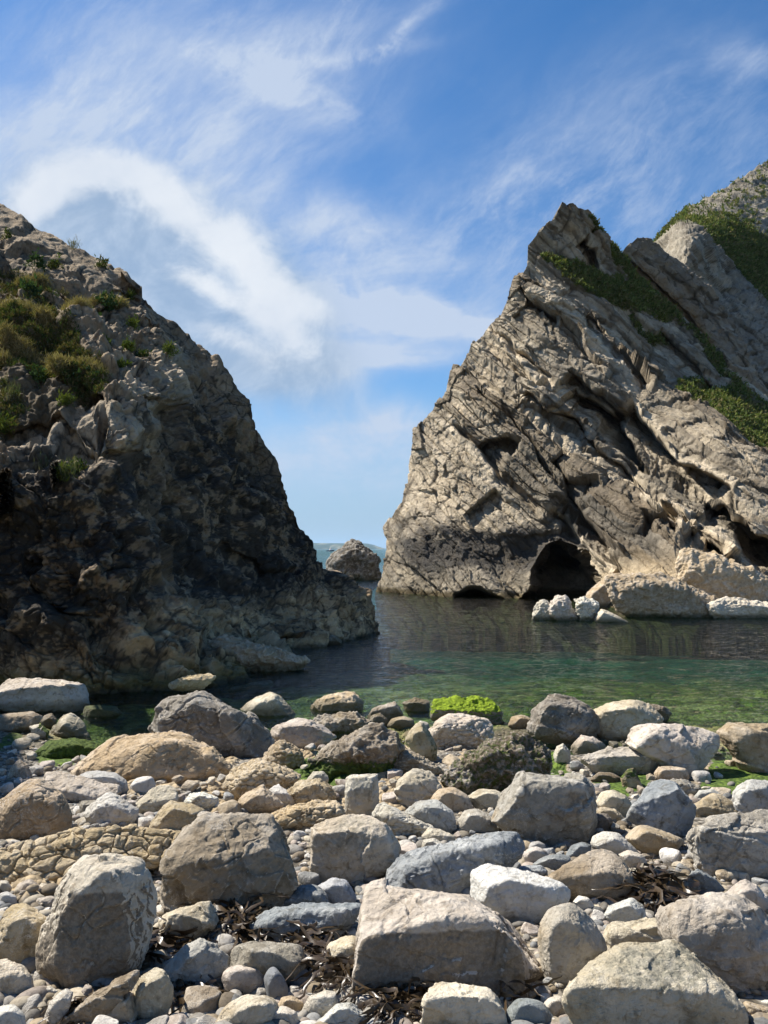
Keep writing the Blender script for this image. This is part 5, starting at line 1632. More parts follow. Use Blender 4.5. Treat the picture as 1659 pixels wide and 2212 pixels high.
    R_('boulder', 'long flat tan-grey slab lying across small stones', B, 'c', '555,575 600,545 730,508 860,503 960,520 1018,575 1018,665 960,675 640,645 565,600', 'grey', '575,585 605,560 1005,555 1012,660 640,642', p=22, thick=.6, nick='the long flat slab')
    R_('boulder', 'large pale tilted slab with smooth right side', B, 'c', '855,490 900,410 980,363 1100,358 1230,385 1372,440 1375,515 1300,600 1210,680 1090,610 1000,540', 'pinkish', '870,490 1010,440 1190,520 1245,560 1208,672 1090,605', p=18, thick=.8, nick='the large tilted slab')
    R_('boulder', 'big tan boulder at the right edge by the water', B, 'c', '1362,420 1440,360 1560,353 1740,350 1760,650 1640,650 1500,625 1470,560 1390,485', 'tan', p=11, style='layer', nick='the big tan edge boulder')
    R_('boulder', 'smooth tan stone under the long flat slab', B, 'c', '995,660 1030,620 1110,615 1190,635 1205,690 1100,705 1010,695', 'tan', p=6)
    R_('boulder', 'mossy yellow stone left of the smooth tan one', B, 'c', '800,680 830,630 870,625 905,680 932,730 860,745 810,710', 'yellow', p=9, moss=.6)
    R_('boulder', 'low brown stone beneath the long flat slab', B, 'c', '625,690 660,648 750,650 805,680 780,715 680,712', 'wet', p=8)
    R_('boulder', 'tan wet rock left of the dark jagged boulder', B, 'c', '148,380 170,325 240,318 285,340 280,395 200,410', 'tan', p=9)
    R_('outcrop', 'brown outcrop matted with dark green weed', OUT, 'v', '950,1700 985,1650 1040,1610 1085,1590 1130,1585 1190,1640 1185,1672 1120,1695 1050,1715', 'brown', p=13, thick=.5, style='spiky', moss=.5, mossdir='all', rough=1.2, nick='the weed-matted outcrop')
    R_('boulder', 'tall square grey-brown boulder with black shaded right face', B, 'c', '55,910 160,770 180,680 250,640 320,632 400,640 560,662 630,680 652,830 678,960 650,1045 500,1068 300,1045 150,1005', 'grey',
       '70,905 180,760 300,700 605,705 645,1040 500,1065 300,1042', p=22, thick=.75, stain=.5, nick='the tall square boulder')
    R_('boulder', 'blue-grey boulder with pale top and dark right side', B, 'c', '855,905 900,830 980,720 1060,700 1130,718 1210,820 1262,910 1200,1025 1100,1038 960,975', 'blue', '870,900 1000,965 1150,745 1010,980', p=20, nick='the blue-grey boulder')
    R_('boulder', 'round white-yellow boulder between the square and blue-grey ones', B, 'c', '655,835 690,765 760,753 840,790 878,852 830,920 730,878', 'cream', p=6, nick='the round white-yellow boulder')
    R_('boulder', 'low tan stone under the round white-yellow boulder', B, 'c', '660,880 680,845 760,850 830,915 780,935 700,905', 'tan', p=9)
    R_('boulder', 'dark grey layered slab tucked behind the square boulder', B, 'c', '655,985 660,885 740,890 758,930 720,990', 'dark', p=16, style='layer')
    R_('boulder', 'low grey knobbly rock behind the blue-grey boulder', B, 'c', '1030,745 1080,690 1180,690 1275,745 1240,790 1180,780', 'grey', p=8, style='knob')
    R_('boulder', 'yellow-grey flat-faced stone right of the blue-grey boulder', B, 'c', '1222,835 1300,780 1380,778 1440,820 1492,895 1400,915 1235,905', 'yellow', '1230,840 1350,860 1400,910 1235,900', p=16)
    R_('boulder', 'pale grey stone resting on the yellow-grey one', B, 'c', '1222,805 1260,755 1340,745 1395,785 1300,815', 'greyish', p=8)
    R_('boulder', 'tan-grey cracked boulder at the right edge', B, 'c', '1445,870 1460,760 1560,688 1690,700 1740,910 1500,900', 'greyish', p=11, style='crack', nick='the cracked edge boulder')
    # ---- lower left
    R_('outcrop', 'long low outcrop of yellow nodular bedrock', OUT, 'd', '-80,440 -50,260 120,195 330,128 600,118 900,88 1225,118 1210,260 1010,340 900,330 420,345 370,440 150,480', 'yellow', p=8, thick=.45, style='knob crack', rough=.8, lean=.5, nick='the yellow outcrop')
    R_('outcrop', 'humped yellow-tan bedrock at the left edge behind the tall pale block', OUT, 'd', '0,800 10,740 60,600 160,585 240,680 305,700 290,1010 150,1030 60,910 -60,890', 'yellow', p=7, style='crack', thick=.7, nick='the yellow-tan hump')
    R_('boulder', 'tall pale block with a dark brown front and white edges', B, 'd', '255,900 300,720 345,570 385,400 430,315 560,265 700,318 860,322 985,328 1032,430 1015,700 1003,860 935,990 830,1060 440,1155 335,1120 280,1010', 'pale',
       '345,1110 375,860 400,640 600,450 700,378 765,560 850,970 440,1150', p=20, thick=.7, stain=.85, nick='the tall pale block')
    R_('boulder', 'big grey-brown angular boulder with a shaded right face', B, 'v', '343,1945 360,1865 400,1800 460,1752 540,1766 575,1768 605,1785 630,1812 638,1870 635,1920 590,1968 515,1993 494,1993 400,1968', 'brown',
       '372,1958 362,1872 470,1862 530,1880 498,1991', p=20, thick=.8, style='scallop', nick='the big angular boulder')
    R_('boulder', 'pale grey squared stone behind the tall pale block', B, 'd', '1012,390 1018,235 1110,225 1120,330 1060,400', 'greyish', p=16, contact=1888)
    R_('boulder', 'cream wedge-shaped stone with a flat sunlit face', B, 'd', '1038,705 1110,650 1250,600 1378,573 1428,702 1390,765 1200,868 1120,870 1060,805', 'cream', '1060,790 1120,672 1380,690 1200,860 1120,865', p=18, nick='the cream wedge stone')
    R_('boulder', 'pale pyramid-shaped stone below the cream wedge', B, 'd', '1070,1020 1200,880 1300,825 1400,870 1508,932 1492,1042 1440,1115 1300,1145 1150,1145', 'greyish', '1110,1080 1265,900 1400,1120 1150,1140', p=18, nick='the pyramid stone')
    R_('boulder', 'upright cream slab standing near the bottom edge', B, 'd', '858,1165 900,1090 1000,1020 1075,1008 1132,1082 1118,1255 1040,1355 930,1385 880,1305', 'cream', p=13, nick='the upright cream slab')
    R_('boulder', 'broad smooth cream boulder at the bottom edge', B, 'v', '455,2225 490,2170 530,2148 590,2150 605,2185 588,2222 520,2240', 'cream', p=6, style='crack', rough=.7)
    R_('boulder', 'cream angular boulder at the lower left edge', B, 'd', '-80,1190 -40,960 60,953 150,1000 202,1060 228,1172 150,1225 0,1235', 'cream', p=13, nick='the cream edge boulder')
    R_('boulder', 'smooth white egg-shaped boulder in the bottom left corner', B, 'd', '-80,1330 0,1250 80,1238 160,1318 170,1405 60,1470 -80,1470', 'white', p=4.5, rough=.5, nick='the white corner boulder')
    R_('boulder', 'upright pale stone right of the white corner boulder', B, 'd', '282,1340 330,1230 430,1148 478,1170 460,1235 420,1335 340,1395', 'pale', p=12)
    R_('boulder', 'thin brown slate slab slanting up towards the pyramid stone', B, 'd', '325,1400 600,1200 750,1080 900,1035 905,1085 700,1255 500,1410', 'brown', p=16, thick=.3, style='layer', nick='the slate slab')
    R_('boulder', 'tan angular stone under the upright cream slab', B, 'd', '655,1345 780,1200 862,1168 902,1305 860,1395 700,1410', 'tan', p=14)
    R_('boulder', 'grey saddle-shaped boulder behind the blue egg stone', B, 'e', '2,830 60,768 160,758 280,790 430,783 462,872 400,965 330,1045 200,1035 60,965 18,915', 'grey', p=9, nick='the grey saddle boulder')
    R_('boulder', 'pink-tan lozenge-shaped stone beside the blue egg stone', B, 'e', '-40,980 -20,930 60,903 200,920 218,982 170,1055 0,1065', 'pinkish', p=5, rough=.7)
    R_('boulder', 'smooth blue-grey egg-shaped stone standing on end', B, 'e', '208,975 240,920 280,908 320,950 352,1042 330,1095 280,1115 235,1065', 'blue', p=4, rough=.15, thick=1.0, nick='the blue egg stone')
    # ---- lower middle
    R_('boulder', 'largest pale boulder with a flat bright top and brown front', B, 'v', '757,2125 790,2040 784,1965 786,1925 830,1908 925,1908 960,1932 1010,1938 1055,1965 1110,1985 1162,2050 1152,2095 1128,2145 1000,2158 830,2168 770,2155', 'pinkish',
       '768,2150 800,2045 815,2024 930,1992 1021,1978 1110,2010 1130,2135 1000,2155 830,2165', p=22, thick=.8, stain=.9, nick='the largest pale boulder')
    R_('boulder', 'cream flat-topped block at the bottom edge, ringed by kelp', B, 'e', '1145,1290 1200,1120 1230,1030 1300,1008 1510,1018 1612,1110 1665,1290 1400,1330', 'cream', '1155,1290 1215,1090 1600,1110 1650,1290 1400,1325', p=20, nick='the cream bottom block')
    R_('boulder', 'light grey flat slab at the bottom edge', B, 'e', '485,1265 640,1140 720,1128 832,1200 800,1280 500,1310', 'greyish', p=16, thick=.6, nick='the light grey bottom slab')
    R_('boulder', 'blue-grey stone showing at the bottom edge', B, 'e', '775,1270 860,1218 960,1240 975,1300 800,1310', 'blue', p=7)
    R_('boulder', 'white rounded stone before the largest pale boulder', B, 'e', '733,1130 770,1070 840,1078 867,1142 830,1180 760,1175', 'white', p=8)
    R_('boulder', 'pale wedge stone among the kelp', B, 'e', '428,1185 480,1090 570,1058 642,1070 652,1135 520,1228 440,1208', 'pale', p=11)
    R_('boulder', 'pale rounded stone at the bottom edge below the wedge stone', B, 'e', '195,1265 250,1160 330,1148 402,1180 420,1270 300,1310', 'pale', p=6)
    R_('boulder', 'small tan rounded stone below the blue egg stone', B, 'e', '280,1160 320,1095 380,1085 445,1130 430,1175 340,1185', 'tan', p=5)
    R_('boulder', 'cream boulder against the left end of the largest pale boulder', B, 'e', '553,905 600,780 700,728 790,738 805,805 780,925 740,985 640,975', 'cream', p=7, nick='the cream side boulder')
    R_('boulder', 'long low blue-grey rippled rock', B, 'e', '72,700 200,598 400,558 640,543 785,550 762,615 650,705 600,775 430,795 200,775 100,745', 'blue', p=9, style='scallop', rough=1.1, nick='the rippled blue-grey rock')
    R_('boulder', 'blue-grey mound on the far side of the rippled rock', B, 'e', '265,592 330,500 430,438 520,433 582,490 595,565 480,608', 'blue', p=9, style='scallop', thick=.8)
    R_('boulder', 'dome-shaped blue-grey stone with one sunlit side', B, 'e', '525,435 620,383 700,400 760,502 742,550 640,558 575,525', 'blue', p=8, thick=.8)
    R_('boulder', 'pale cream box boulder mottled with dark lichen', B, 'e', '480,385 492,150 508,70 600,33 740,8 900,13 962,80 1018,172 1003,275 900,335 720,415 560,405', 'cream', '490,375 508,140 700,100 905,95 992,280 900,330 720,410', p=14, thick=.7, patch=.6, nick='the cream box boulder')
    R_('rock_ledge', 'wide blue-grey rippled ledge right of the cream box boulder', LG, 'e', '905,440 1000,300 1130,248 1300,190 1500,130 1700,108 1745,205 1655,340 1450,500 1290,495 1100,440', 'blue', p=8, thick=.7, style='scallop crack', rough=1.1, nick='the wide rippled ledge')
    R_('boulder', 'small pale stone balanced left on the rippled ledge', B, 'e', '1145,210 1155,160 1220,148 1280,185 1230,235 1160,240', 'pale', p=8)
    R_('boulder', 'pale wedge stone behind the balanced one', B, 'e', '1145,150 1190,88 1260,100 1350,150 1330,195 1220,170', 'cream', p=11, contact=1826)
    # ---- lower right
    R_('boulder', 'bright white boulder behind the largest pale boulder', B, 'v', '1016,1932 1018,1885 1050,1870 1085,1873 1130,1895 1180,1900 1225,1915 1236,1946 1185,1966 1170,1993 1100,1990 1050,1968', 'white', p=10, nick='the bright white boulder', thick=.8)
    R_('boulder', 'brown boulder with a curled shaded front, right of the bright white one', B, 'f', '365,385 480,320 600,240 680,203 790,250 842,300 832,375 892,382 897,492 760,525 620,505 460,425', 'brown', '380,390 590,440 650,400 825,340 885,400 880,490 640,505', p=11, nick='the curled brown boulder')
    R_('boulder', 'upright oval pale boulder mottled grey', B, 'f', '315,705 350,600 390,530 460,508 560,540 640,620 702,720 728,795 620,860 520,940 470,1050 405,1040 335,885', 'pale', p=6, patch=.25, nick='the oval mottled boulder')
    R_('boulder', 'huge cream boulder with a dark lichen patch, bottom right', B, 'f', '472,1005 520,940 660,828 760,788 1000,768 1120,748 1180,800 1300,900 1440,1060 1512,1150 1532,1240 1500,1330 520,1330 488,1105', 'cream',
       '480,1020 600,1010 900,1030 1340,1050 1490,1160 1490,1320 520,1320', p=12, thick=.7, patch=1.0, nick='the lichen-patched boulder')
    R_('boulder', 'great tilted pinkish slab filling the right edge', B, 'f', '1015,610 1060,500 1100,463 1300,478 1500,498 1600,580 1660,680 1730,800 1720,1010 1580,1095 1490,1090 1420,1010 1250,840 1185,775 1145,625', 'pinkish', p=12, thick=.7, style='scallop', nick='the great tilted slab')
    R_('boulder', 'smooth pale boulder between the lichen-patched and tilted ones', B, 'f', '1170,800 1260,785 1350,865 1432,980 1445,1070 1300,1000', 'pale', p=6)
    R_('boulder', 'pale yellow squared block behind the lichen-patched boulder', B, 'f', '715,695 740,648 900,638 980,608 1100,608 1142,640 1205,765 1160,800 1000,790 730,800', 'cream', '722,795 730,700 1040,660 1060,770', p=18, style='layer', nick='the pale yellow block')
    R_('boulder', 'round-shouldered white boulder behind the pale yellow block', B, 'f', '705,605 740,540 870,493 942,540 955,625 860,650 740,655', 'white', p=8)
    R_('boulder', 'pale blue-grey peaked stone near the right edge', B, 'f', '1108,465 1180,400 1250,328 1300,370 1412,430 1420,482 1200,482', 'blue', '1115,465 1215,395 1250,340 1260,475', p=18, nick='the peaked blue-grey stone')
    R_('boulder', 'pinkish peaked boulder at the right edge above the tilted slab', B, 'f', '1412,475 1460,430 1530,388 1600,420 1662,500 1690,650 1600,600 1500,500', 'pinkish', p=11)
    R_('boulder', 'big grey-brown layered boulder overhanging at the right edge', B, 'f', '1195,180 1198,40 1260,28 1400,0 1660,-18 1830,0 1830,400 1600,365 1460,325 1290,355 1235,295 1285,165', 'grey', '1290,345 1300,200 1320,120 1660,110 1800,120 1800,380 1460,322', p=13, thick=.5, style='layer crack', nick='the layered edge boulder')
    R_('boulder', 'long white smooth boulder behind the curled brown one', B, 'f', '635,195 660,130 740,98 800,120 870,190 915,248 840,255 700,218', 'white', p=6)
    R_('boulder', 'white stone below the long smooth white boulder', B, 'f', '790,240 850,215 930,245 965,300 920,330 840,300', 'pale', p=8)
    R_('boulder', 'smooth tan-grey tapering boulder behind the layered one', B, 'f', '835,125 900,70 970,68 1100,120 1195,172 1100,205 1010,245 955,205', 'tan', p=7, nick='the tapering tan-grey boulder')
    R_('boulder', 'low blue-grey stone left of the long white boulder', B, 'f', '485,245 520,190 580,170 635,185 625,245 550,262', 'blue', p=7)
    R_('boulder', 'flat blue-grey stone behind the curled brown boulder', B, 'f', '290,300 360,250 440,235 515,270 480,335 360,345', 'blue', p=9)
    R_('boulder', 'low blue-grey stone touching the bright white boulder', B, 'f', '170,350 230,310 330,305 375,345 320,390 220,385', 'blue', p=7)
    R_('boulder', 'round pink stone on the wide rippled ledge', B, 'f', '236,250 260,210 310,194 365,215 382,245 340,298 270,300', 'pinkish', p=4, rough=.3)
    R_('boulder', 'round grey stone behind the round pink one', B, 'f', '268,200 285,170 330,162 368,185 370,215 320,220', 'greyish', p=4, rough=.3, contact=1835)
    R_('boulder', 'white stone under the curled brown boulder', B, 'f', '522,520 560,478 620,490 652,545 600,572 540,565', 'white', p=6)
    R_('boulder', 'cracked pale stone right of the curled brown boulder', B, 'f', '830,370 850,322 920,320 958,370 940,430 880,430', 'pale', p=11, style='crack')
    R_('boulder', 'flattish oval pale stone near the kelp hollow', B, 'f', '998,400 1020,362 1080,355 1158,390 1140,455 1050,462', 'pale', p=5)
    R_('boulder', 'grey flat stone above the flattish oval one', B, 'f', '942,325 980,297 1060,310 1200,375 1160,398 1020,365', 'grey', p=9)
    R_('boulder', 'blue-grey rounded boulder at the bottom edge right of the cream block', B, 'f', '135,1150 190,1070 270,1058 350,1100 432,1215 400,1290 150,1270', 'blue', p=5, rough=.4, nick='the blue-grey bottom boulder')
    R_('boulder', 'white rounded stone between the blue-grey and lichen-patched boulders', B, 'f', '348,1120 390,1068 460,1058 502,1120 500,1180 430,1200', 'pale', p=6)
    R_('boulder', 'small tan stone in the gap under the oval mottled boulder', B, 'f', '265,1020 300,972 370,985 385,1030 330,1045', 'tan', p=7)
    R_('boulder', 'bluish white rounded stone at the right edge on the tilted slab', B, 'f', '1570,1000 1600,910 1680,870 1720,950 1680,1060 1600,1070', 'greyish', p=5)
    R_('boulder', 'white stone at the lower right edge', B, 'f', '1565,1150 1600,1090 1690,1080 1720,1150 1640,1165', 'white', p=8)
    R_('boulder', 'flat tan stone in the bottom right corner', B, 'f', '1475,1150 1540,1095 1680,1140 1740,1250 1540,1250', 'tan', p=9, thick=.6)
    # ---- a row of rounded stones on the left
    R_('boulder', 'oval grey-white stone at the left edge under the yellow outcrop', B, 'd', '-30,590 0,520 50,510 110,550 110,600 20,620', 'greyish', p=4.5, rough=.4)
    R_('boulder', 'angular pinkish grey stone right of the oval grey-white one', B, 'd', '98,510 130,440 200,430 292,500 270,555 150,565', 'pinkish', p=9, nick='the angular pinkish stone')
    R_('boulder', 'smaller round white stone at the left edge above the oval one', B, 'd', '-30,510 0,440 50,440 78,490 40,525', 'pale', p=4.5, rough=.4)
    R_('boulder', 'blocky pinkish stone touching the tall pale block', B, 'd', '228,620 250,560 350,538 360,600 300,650', 'pinkish', p=9)
    R_('boulder', 'white flat stone leaning on the tall pale block', B, 'd', '222,675 260,640 330,610 340,645 280,690', 'white', p=9)
    R_('boulder', 'white oval stone below the left corner of the tall pale block', B, 'd', '226,1180 250,1140 330,1132 385,1165 370,1205 280,1225', 'pale', p=5)
    R_('boulder', 'smooth brown-pink pebble-shaped stone below the tall pale block', B, 'd', '526,1170 560,1118 600,1130 625,1190 590,1225 540,1205', 'pinkish', p=4, rough=.3)


build_rocks()
# ------------------------------------------------------------------ cobbles and shingle between the boulders
def ground_full(x, y):
    return ground_detail(np.asarray(x, float), np.asarray(y, float))[0]


def ground_hits(vx, vy):
    lo, hi = np.full(len(vx), 1.2), np.full(len(vx), 16.0)
    for _ in range(36):
        mid = 0.5 * (lo + hi)
        p = at(vx, vy, mid)
        up = p[:, 2] > ground_z(p[:, 0], p[:, 1])
        lo = np.where(up, mid, lo)
        hi = np.where(up, hi, mid)
    return lo


COB = [('white', (0.60, 0.56, 0.50)), ('cream', (0.52, 0.45, 0.34)), ('grey', (0.37, 0.34, 0.295)), ('blue-grey', (0.30, 0.30, 0.29)), ('tan', (0.43, 0.345, 0.235)),
       ('pinkish', (0.48, 0.405, 0.34)), ('brown', (0.28, 0.225, 0.16))]


def build_cobbles():
    rg = np.random.RandomState(5)
    G = 3.0
    W_, H_n = int(1659 / G) + 1, int(700 / G) + 1
    gx, gy = np.meshgrid(np.arange(W_) * G, 1540 + np.arange(H_n) * G)
    P = np.stack([gx.ravel(), gy.ravel()], 1)
    occ = np.zeros(len(P), bool)
    for r in PLACED:
        if r['O'][:, 1].max() < 1540 or r['Y'] > 16:
            continue
        occ |= poly_sdf(P, r['O']) < -1.5
    occ = occ.reshape(H_n, W_)
    free0 = ~occ
    # twelve shapes, shared by all the copies
    shapes = []
    for k in range(14):
        S, F = cube_sphere(16)
        pl = np.concatenate([rg.normal(size=(12, 3)), np.eye(3), -np.eye(3)])
        pl /= np.linalg.norm(pl, axis=1)[:, None]
        d = rg.uniform(0.62, 1.0, 18)
        pw = [5, 9, 16, 30][k % 4]
        q = np.maximum(S @ pl.T, 0) / d
        r = 1 / ((q ** pw).sum(1) ** (1 / pw))
        v = S * r[:, None]
        nrm = vnormals(v, F)
        w = v.astype(np.float32) + 10.0 * k
        v = v + nrm * (0.06 * fbm(w * 1.4, 3) + 0.02 * fbm(w * 5, 3))[:, None]
        v *= 1 / np.abs(v).max(0)
        me_o = new_obj('cobble', v, F, M_ROCK)
        shapes.append(me_o.data)
        bpy.data.objects.remove(me_o)
    chosen = []
    tries = 0
    while len(chosen) < 290 and tries < 60000:
        tries += 1
        vy = 1590 + 640 * rg.rand() ** 0.8
        vx = rg.uniform(0, 1659)
        sz = rg.choice([9, 12, 16, 22, 30], p=[.16, .28, .28, .18, .10]) * (0.62 + 0.75 * (vy - 1590) / 600)
        if len(chosen) < 110:
            sz *= 1.5
        a, b_ = int((vx - sz) / G), int((vx + sz) / G) + 1
        c_, d_ = int((vy - 1540 - sz * 0.7) / G), int((vy - 1540 + sz * 0.7) / G) + 1
        a, c_ = max(a, 0), max(c_, 0)
        sub = occ[c_:d_, a:b_]
        if sub.size == 0 or sub.mean() > 0.30:
            continue
        occ[c_:d_, a:b_] = True
        chosen.append((vx, vy, sz))
    ch = np.array(chosen)
    dep = ground_hits(ch[:, 0], ch[:, 1] + ch[:, 2] * 0.6)
    pos = at(ch[:, 0], ch[:, 1] + ch[:, 2] * 0.6, dep)
    pos[:, 2] = ground_full(pos[:, 0], pos[:, 1])
    keep = (pos[:, 2] > -0.12) & ((ground_detail(pos[:, 0], pos[:, 1])[2] < 0.5) | (rg.rand(len(pos)) < 0.35))
    ch, dep, pos = ch[keep], dep[keep], pos[keep]
    marks = [r for r in PLACED if r['nick'] and r['Y'] < 15]
    used = {}
    info = []
    for k in range(len(ch)):
        ci = rg.choice(len(COB), p=[.20, .18, .17, .15, .13, .11, .06])
        best, bd = None, 1e9
        for r in marks:
            dd = poly_sdf(ch[k:k + 1, :2], r['O'])[0]
            if dd < bd:
                best, bd = r, dd
        dx, dy = ch[k, 0] - best['c'][0], ch[k, 1] - best['c'][1]
        ext = best['O'].max(0) - best['O'].min(0)
        if abs(dx) / ext[0] > abs(dy) / ext[1]:
            rel = 'right of' if dx > 0 else 'left of'
        else:
            rel = 'in front of' if dy > 0 else 'behind'
        info.append([ci, best, rel, bd])
    groups = {}
    for k, (ci, best, rel, bd) in enumerate(info):
        groups.setdefault((ci, best['nick'], rel), []).append((bd, k))
    labels = {}
    order = ['', 'second ', 'third ', 'fourth ', 'fifth ', 'sixth ', 'seventh ', 'eighth ', 'ninth ', 'tenth ']
    for (ci, nick, rel), lst in groups.items():
        lst.sort()
        for j, (bd, k) in enumerate(lst):
            cn = COB[ci][0]
            if len(lst) == 1:
                labels[k] = f"{cn} cobble {rel} {nick}"
            elif j == 0:
                labels[k] = f"nearest {cn} cobble {rel} {nick}"
            else:
                labels[k] = f"{order[j]}nearest {cn} cobble {rel} {nick}"
    for k in range(len(ch)):
        ci = info[k][0]
        o = bpy.data.objects.new('cobble', shapes[rg.randint(len(shapes))])
        SC.collection.objects.link(o)
        rad = ch[k, 2] * K / FOC * dep[k]
        sx, sy, sz = rad * rg.uniform(0.85, 1.15), rad * rg.uniform(0.7, 1.0), rad * rg.uniform(0.48, 0.8)
        o.scale = (sx, sy, sz)
        o.rotation_euler = (rg.uniform(-.35, .35), rg.uniform(-.35, .35), rg.uniform(0, 6.28))
        o.location = (pos[k, 0], pos[k, 1] + sy * 0.5, pos[k, 2] + sz * 0.62)
        c = np.array(COB[ci][1]) * rg.uniform(0.6, 0.98)
        o.color = (*c, 1)
        tag(o, labels[k], 'cobble', 'cobbles lying between the boulders')
    # the shingle in between: far too many to count
    m = 17000
    vx = rg.uniform(-60, 1720, m)
    vy = 1560 + 690 * rg.rand(m) ** 0.75
    ix = np.clip((vx / G).astype(int), 0, W_ - 1)
    iy = np.clip(((vy - 1540) / G).astype(int), 0, H_n - 1)
    ok = free0[iy, ix]
    vx, vy = vx[ok], vy[ok]
    dep = ground_hits(vx, vy)
    p = at(vx, vy, dep)
    p[:, 2] = ground_full(p[:, 0], p[:, 1])
    _, bk, wd = ground_detail(p[:, 0], p[:, 1])
    p = p[(p[:, 2] > -0.05) & (np.maximum(bk, wd) < rg.uniform(0.2, 1.1, len(p)))]
    m = len(p)
    S, F = cube_sphere(4)
    rad = np.minimum(rg.lognormal(math.log(0.020), 0.5, m), 0.06)
    # beside the frame the shingle carries on, with bigger stones in it
    xs = rg.uniform(-7.5, 7.5, 5200)
    ys = rg.uniform(0.8, 12.0, 5200)
    g0 = ground_full(xs, ys)
    vv = to_v(np.stack([xs, ys, g0], 1))
    side = ((vv[:, 0] < -60) | (vv[:, 0] > 1720)) & (g0 > -0.05)
    p = np.concatenate([p, np.stack([xs, ys, g0], 1)[side]])
    rad = np.concatenate([rad, np.minimum(rg.lognormal(math.log(0.065), 0.6, side.sum()), 0.26)])
    m = len(p)
    rot = rg.normal(size=(m, 3, 3))
    Q, _ = np.linalg.qr(rot)
    loc = S[None] * (rad[:, None] * np.array([1.0, 0.8, 0.55]) * rg.uniform(0.75, 1.25, (m, 3)))[:, None, :]
    bump = 1 + 0.22 * np.sin(S @ rg.normal(size=(3, 3)).T * 2.1)[None, :, :1] * rg.uniform(-1, 1, (m, 1, 1))
    loc = loc * bump
    th = rg.uniform(0, 6.28, m)
    tl = rg.normal(0, 0.35, m)
    ca, sa = np.cos(th), np.sin(th)
    cb, sb = np.cos(tl), np.sin(tl)
    x, y, z = loc[..., 0], loc[..., 1], loc[..., 2]
    y, z = y * cb[:, None] - z * sb[:, None], y * sb[:, None] + z * cb[:, None]
    x, y = x * ca[:, None] - y * sa[:, None], x * sa[:, None] + y * ca[:, None]
    v = np.stack([x, y, z], -1) + (p + np.stack([0 * rad, 0 * rad, rad * 0.25], 1))[:, None]
    f = F[None] + (np.arange(m) * len(S))[:, None, None]
    cols = np.array([c for _, c in COB])[rg.choice(len(COB), m, p=[.17, .17, .2, .16, .14, .10, .06])] * rg.uniform(0.35, 0.8, (m, 1))
    o = new_obj('gravel', v.reshape(-1, 3), f.reshape(-1, 4), M_PEB, attrs={'col': np.repeat(cols, len(S), 0)})
    tag(o, 'loose shingle and small pebbles filling the gaps between boulders', kind='stuff')


# ------------------------------------------------------------------ kelp
def kelp(label, crop, line, n, spread, seed, hgt=0.06):
    rg = np.random.RandomState(seed)
    n = int(n * 1.5)
    L = resample(pv(crop, line), n)
    vx = L[:, 0] + rg.normal(0, spread, n)
    vy = L[:, 1] + rg.normal(0, spread * 0.6, n)
    d = ground_hits(vx, vy)
    p = at(vx, vy, d)
    p[:, 2] = ground_full(p[:, 0], p[:, 1]) + rg.uniform(0.0, hgt, n)
    seg = 9
    V, F = [], []
    for k in range(n):
        ln = rg.uniform(0.14, 0.40) * d[k] / 4
        w = rg.uniform(0.006, 0.015) * d[k] / 4
        a = rg.uniform(0, 6.28)
        b = rg.uniform(-0.15, 0.22)
        q = p[k].copy()
        tw = rg.uniform(0, 3.14)
        for s in range(seg + 1):
            dr = np.array([math.cos(a) * math.cos(b), math.sin(a) * math.cos(b), math.sin(b)])
            sd = np.cross(dr, [0, 0, 1.0])
            sd /= np.linalg.norm(sd) + 1e-9
            up = np.cross(sd, dr)
            sd = sd * math.cos(tw) + up * math.sin(tw)
            ww = w * (1 - (s / seg) ** 3) * rg.uniform(0.7, 1.2)
            V += [q + sd * ww, q + up * 0.002, q - sd * ww]
            q = q + dr * ln / seg
            a += rg.normal(0, 0.6)
            b = b * 0.7 + rg.normal(-0.10, 0.22)
            tw += rg.normal(0.2, 0.4)
            q[2] = max(q[2], p[k][2] - 0.03)
        o = k * (seg + 1) * 3
        for s in range(seg):
            for j in (0, 1):
                F.append((o + s * 3 + j, o + s * 3 + j + 1, o + s * 3 + j + 4, o + s * 3 + j + 3))
    loc = p.mean(0)
    o = new_obj('kelp_heap', np.array(V), np.array(F), M_KELP, loc=loc)
    tag(o, label, 'seaweed', 'heaps of dried kelp on the shingle')


def build_kelp():
    kelp('dark kelp heap between the grey saddle boulder and the cream side boulder', 'e', '430,800 520,880 600,960 660,1040 700,1110', 150, 13, 1, 0.10)
    kelp('thick kelp heap along the foot of the largest pale boulder', 'e', '900,1160 980,1110 1060,1070 1180,1030 1260,1000', 170, 13, 2, 0.09)
    kelp('kelp heap hanging around the left side of the cream bottom block', 'e', '900,1250 1000,1230 1080,1180 1140,1120 1170,1060', 130, 10, 3, 0.09)
    kelp('kelp band behind the cream bottom block running to its right', 'e', '1300,985 1420,980 1540,1000 1620,1060 1670,1150', 150, 9, 4, 0.08)
    kelp('kelp patch at the foot of the big angular boulder', 'd', '1430,690 1500,760 1560,800 1640,790', 110, 11, 5, 0.08)
    kelp('kelp strands on the left end of the rippled blue-grey rock', 'e', '0,680 60,720 140,740 220,760', 70, 9, 6, 0.08)
    kelp('kelp heap in the dark hollow beside the great tilted slab', 'f', '920,470 960,520 1010,560 1050,500', 130, 10, 7, 0.12)
    kelp('kelp scraps under the slate slab at the bottom edge', 'd', '490,1340 560,1310 640,1320 660,1350', 90, 9, 8, 0.08)
    kelp('kelp below the pyramid stone beside the upright cream slab', 'd', '1130,1160 1180,1190 1240,1200 1290,1170', 80, 9, 9, 0.06)
    kelp('kelp in the gap left of the pyramid stone', 'd', '930,960 1000,930 1080,890', 60, 8, 10, 0.06)


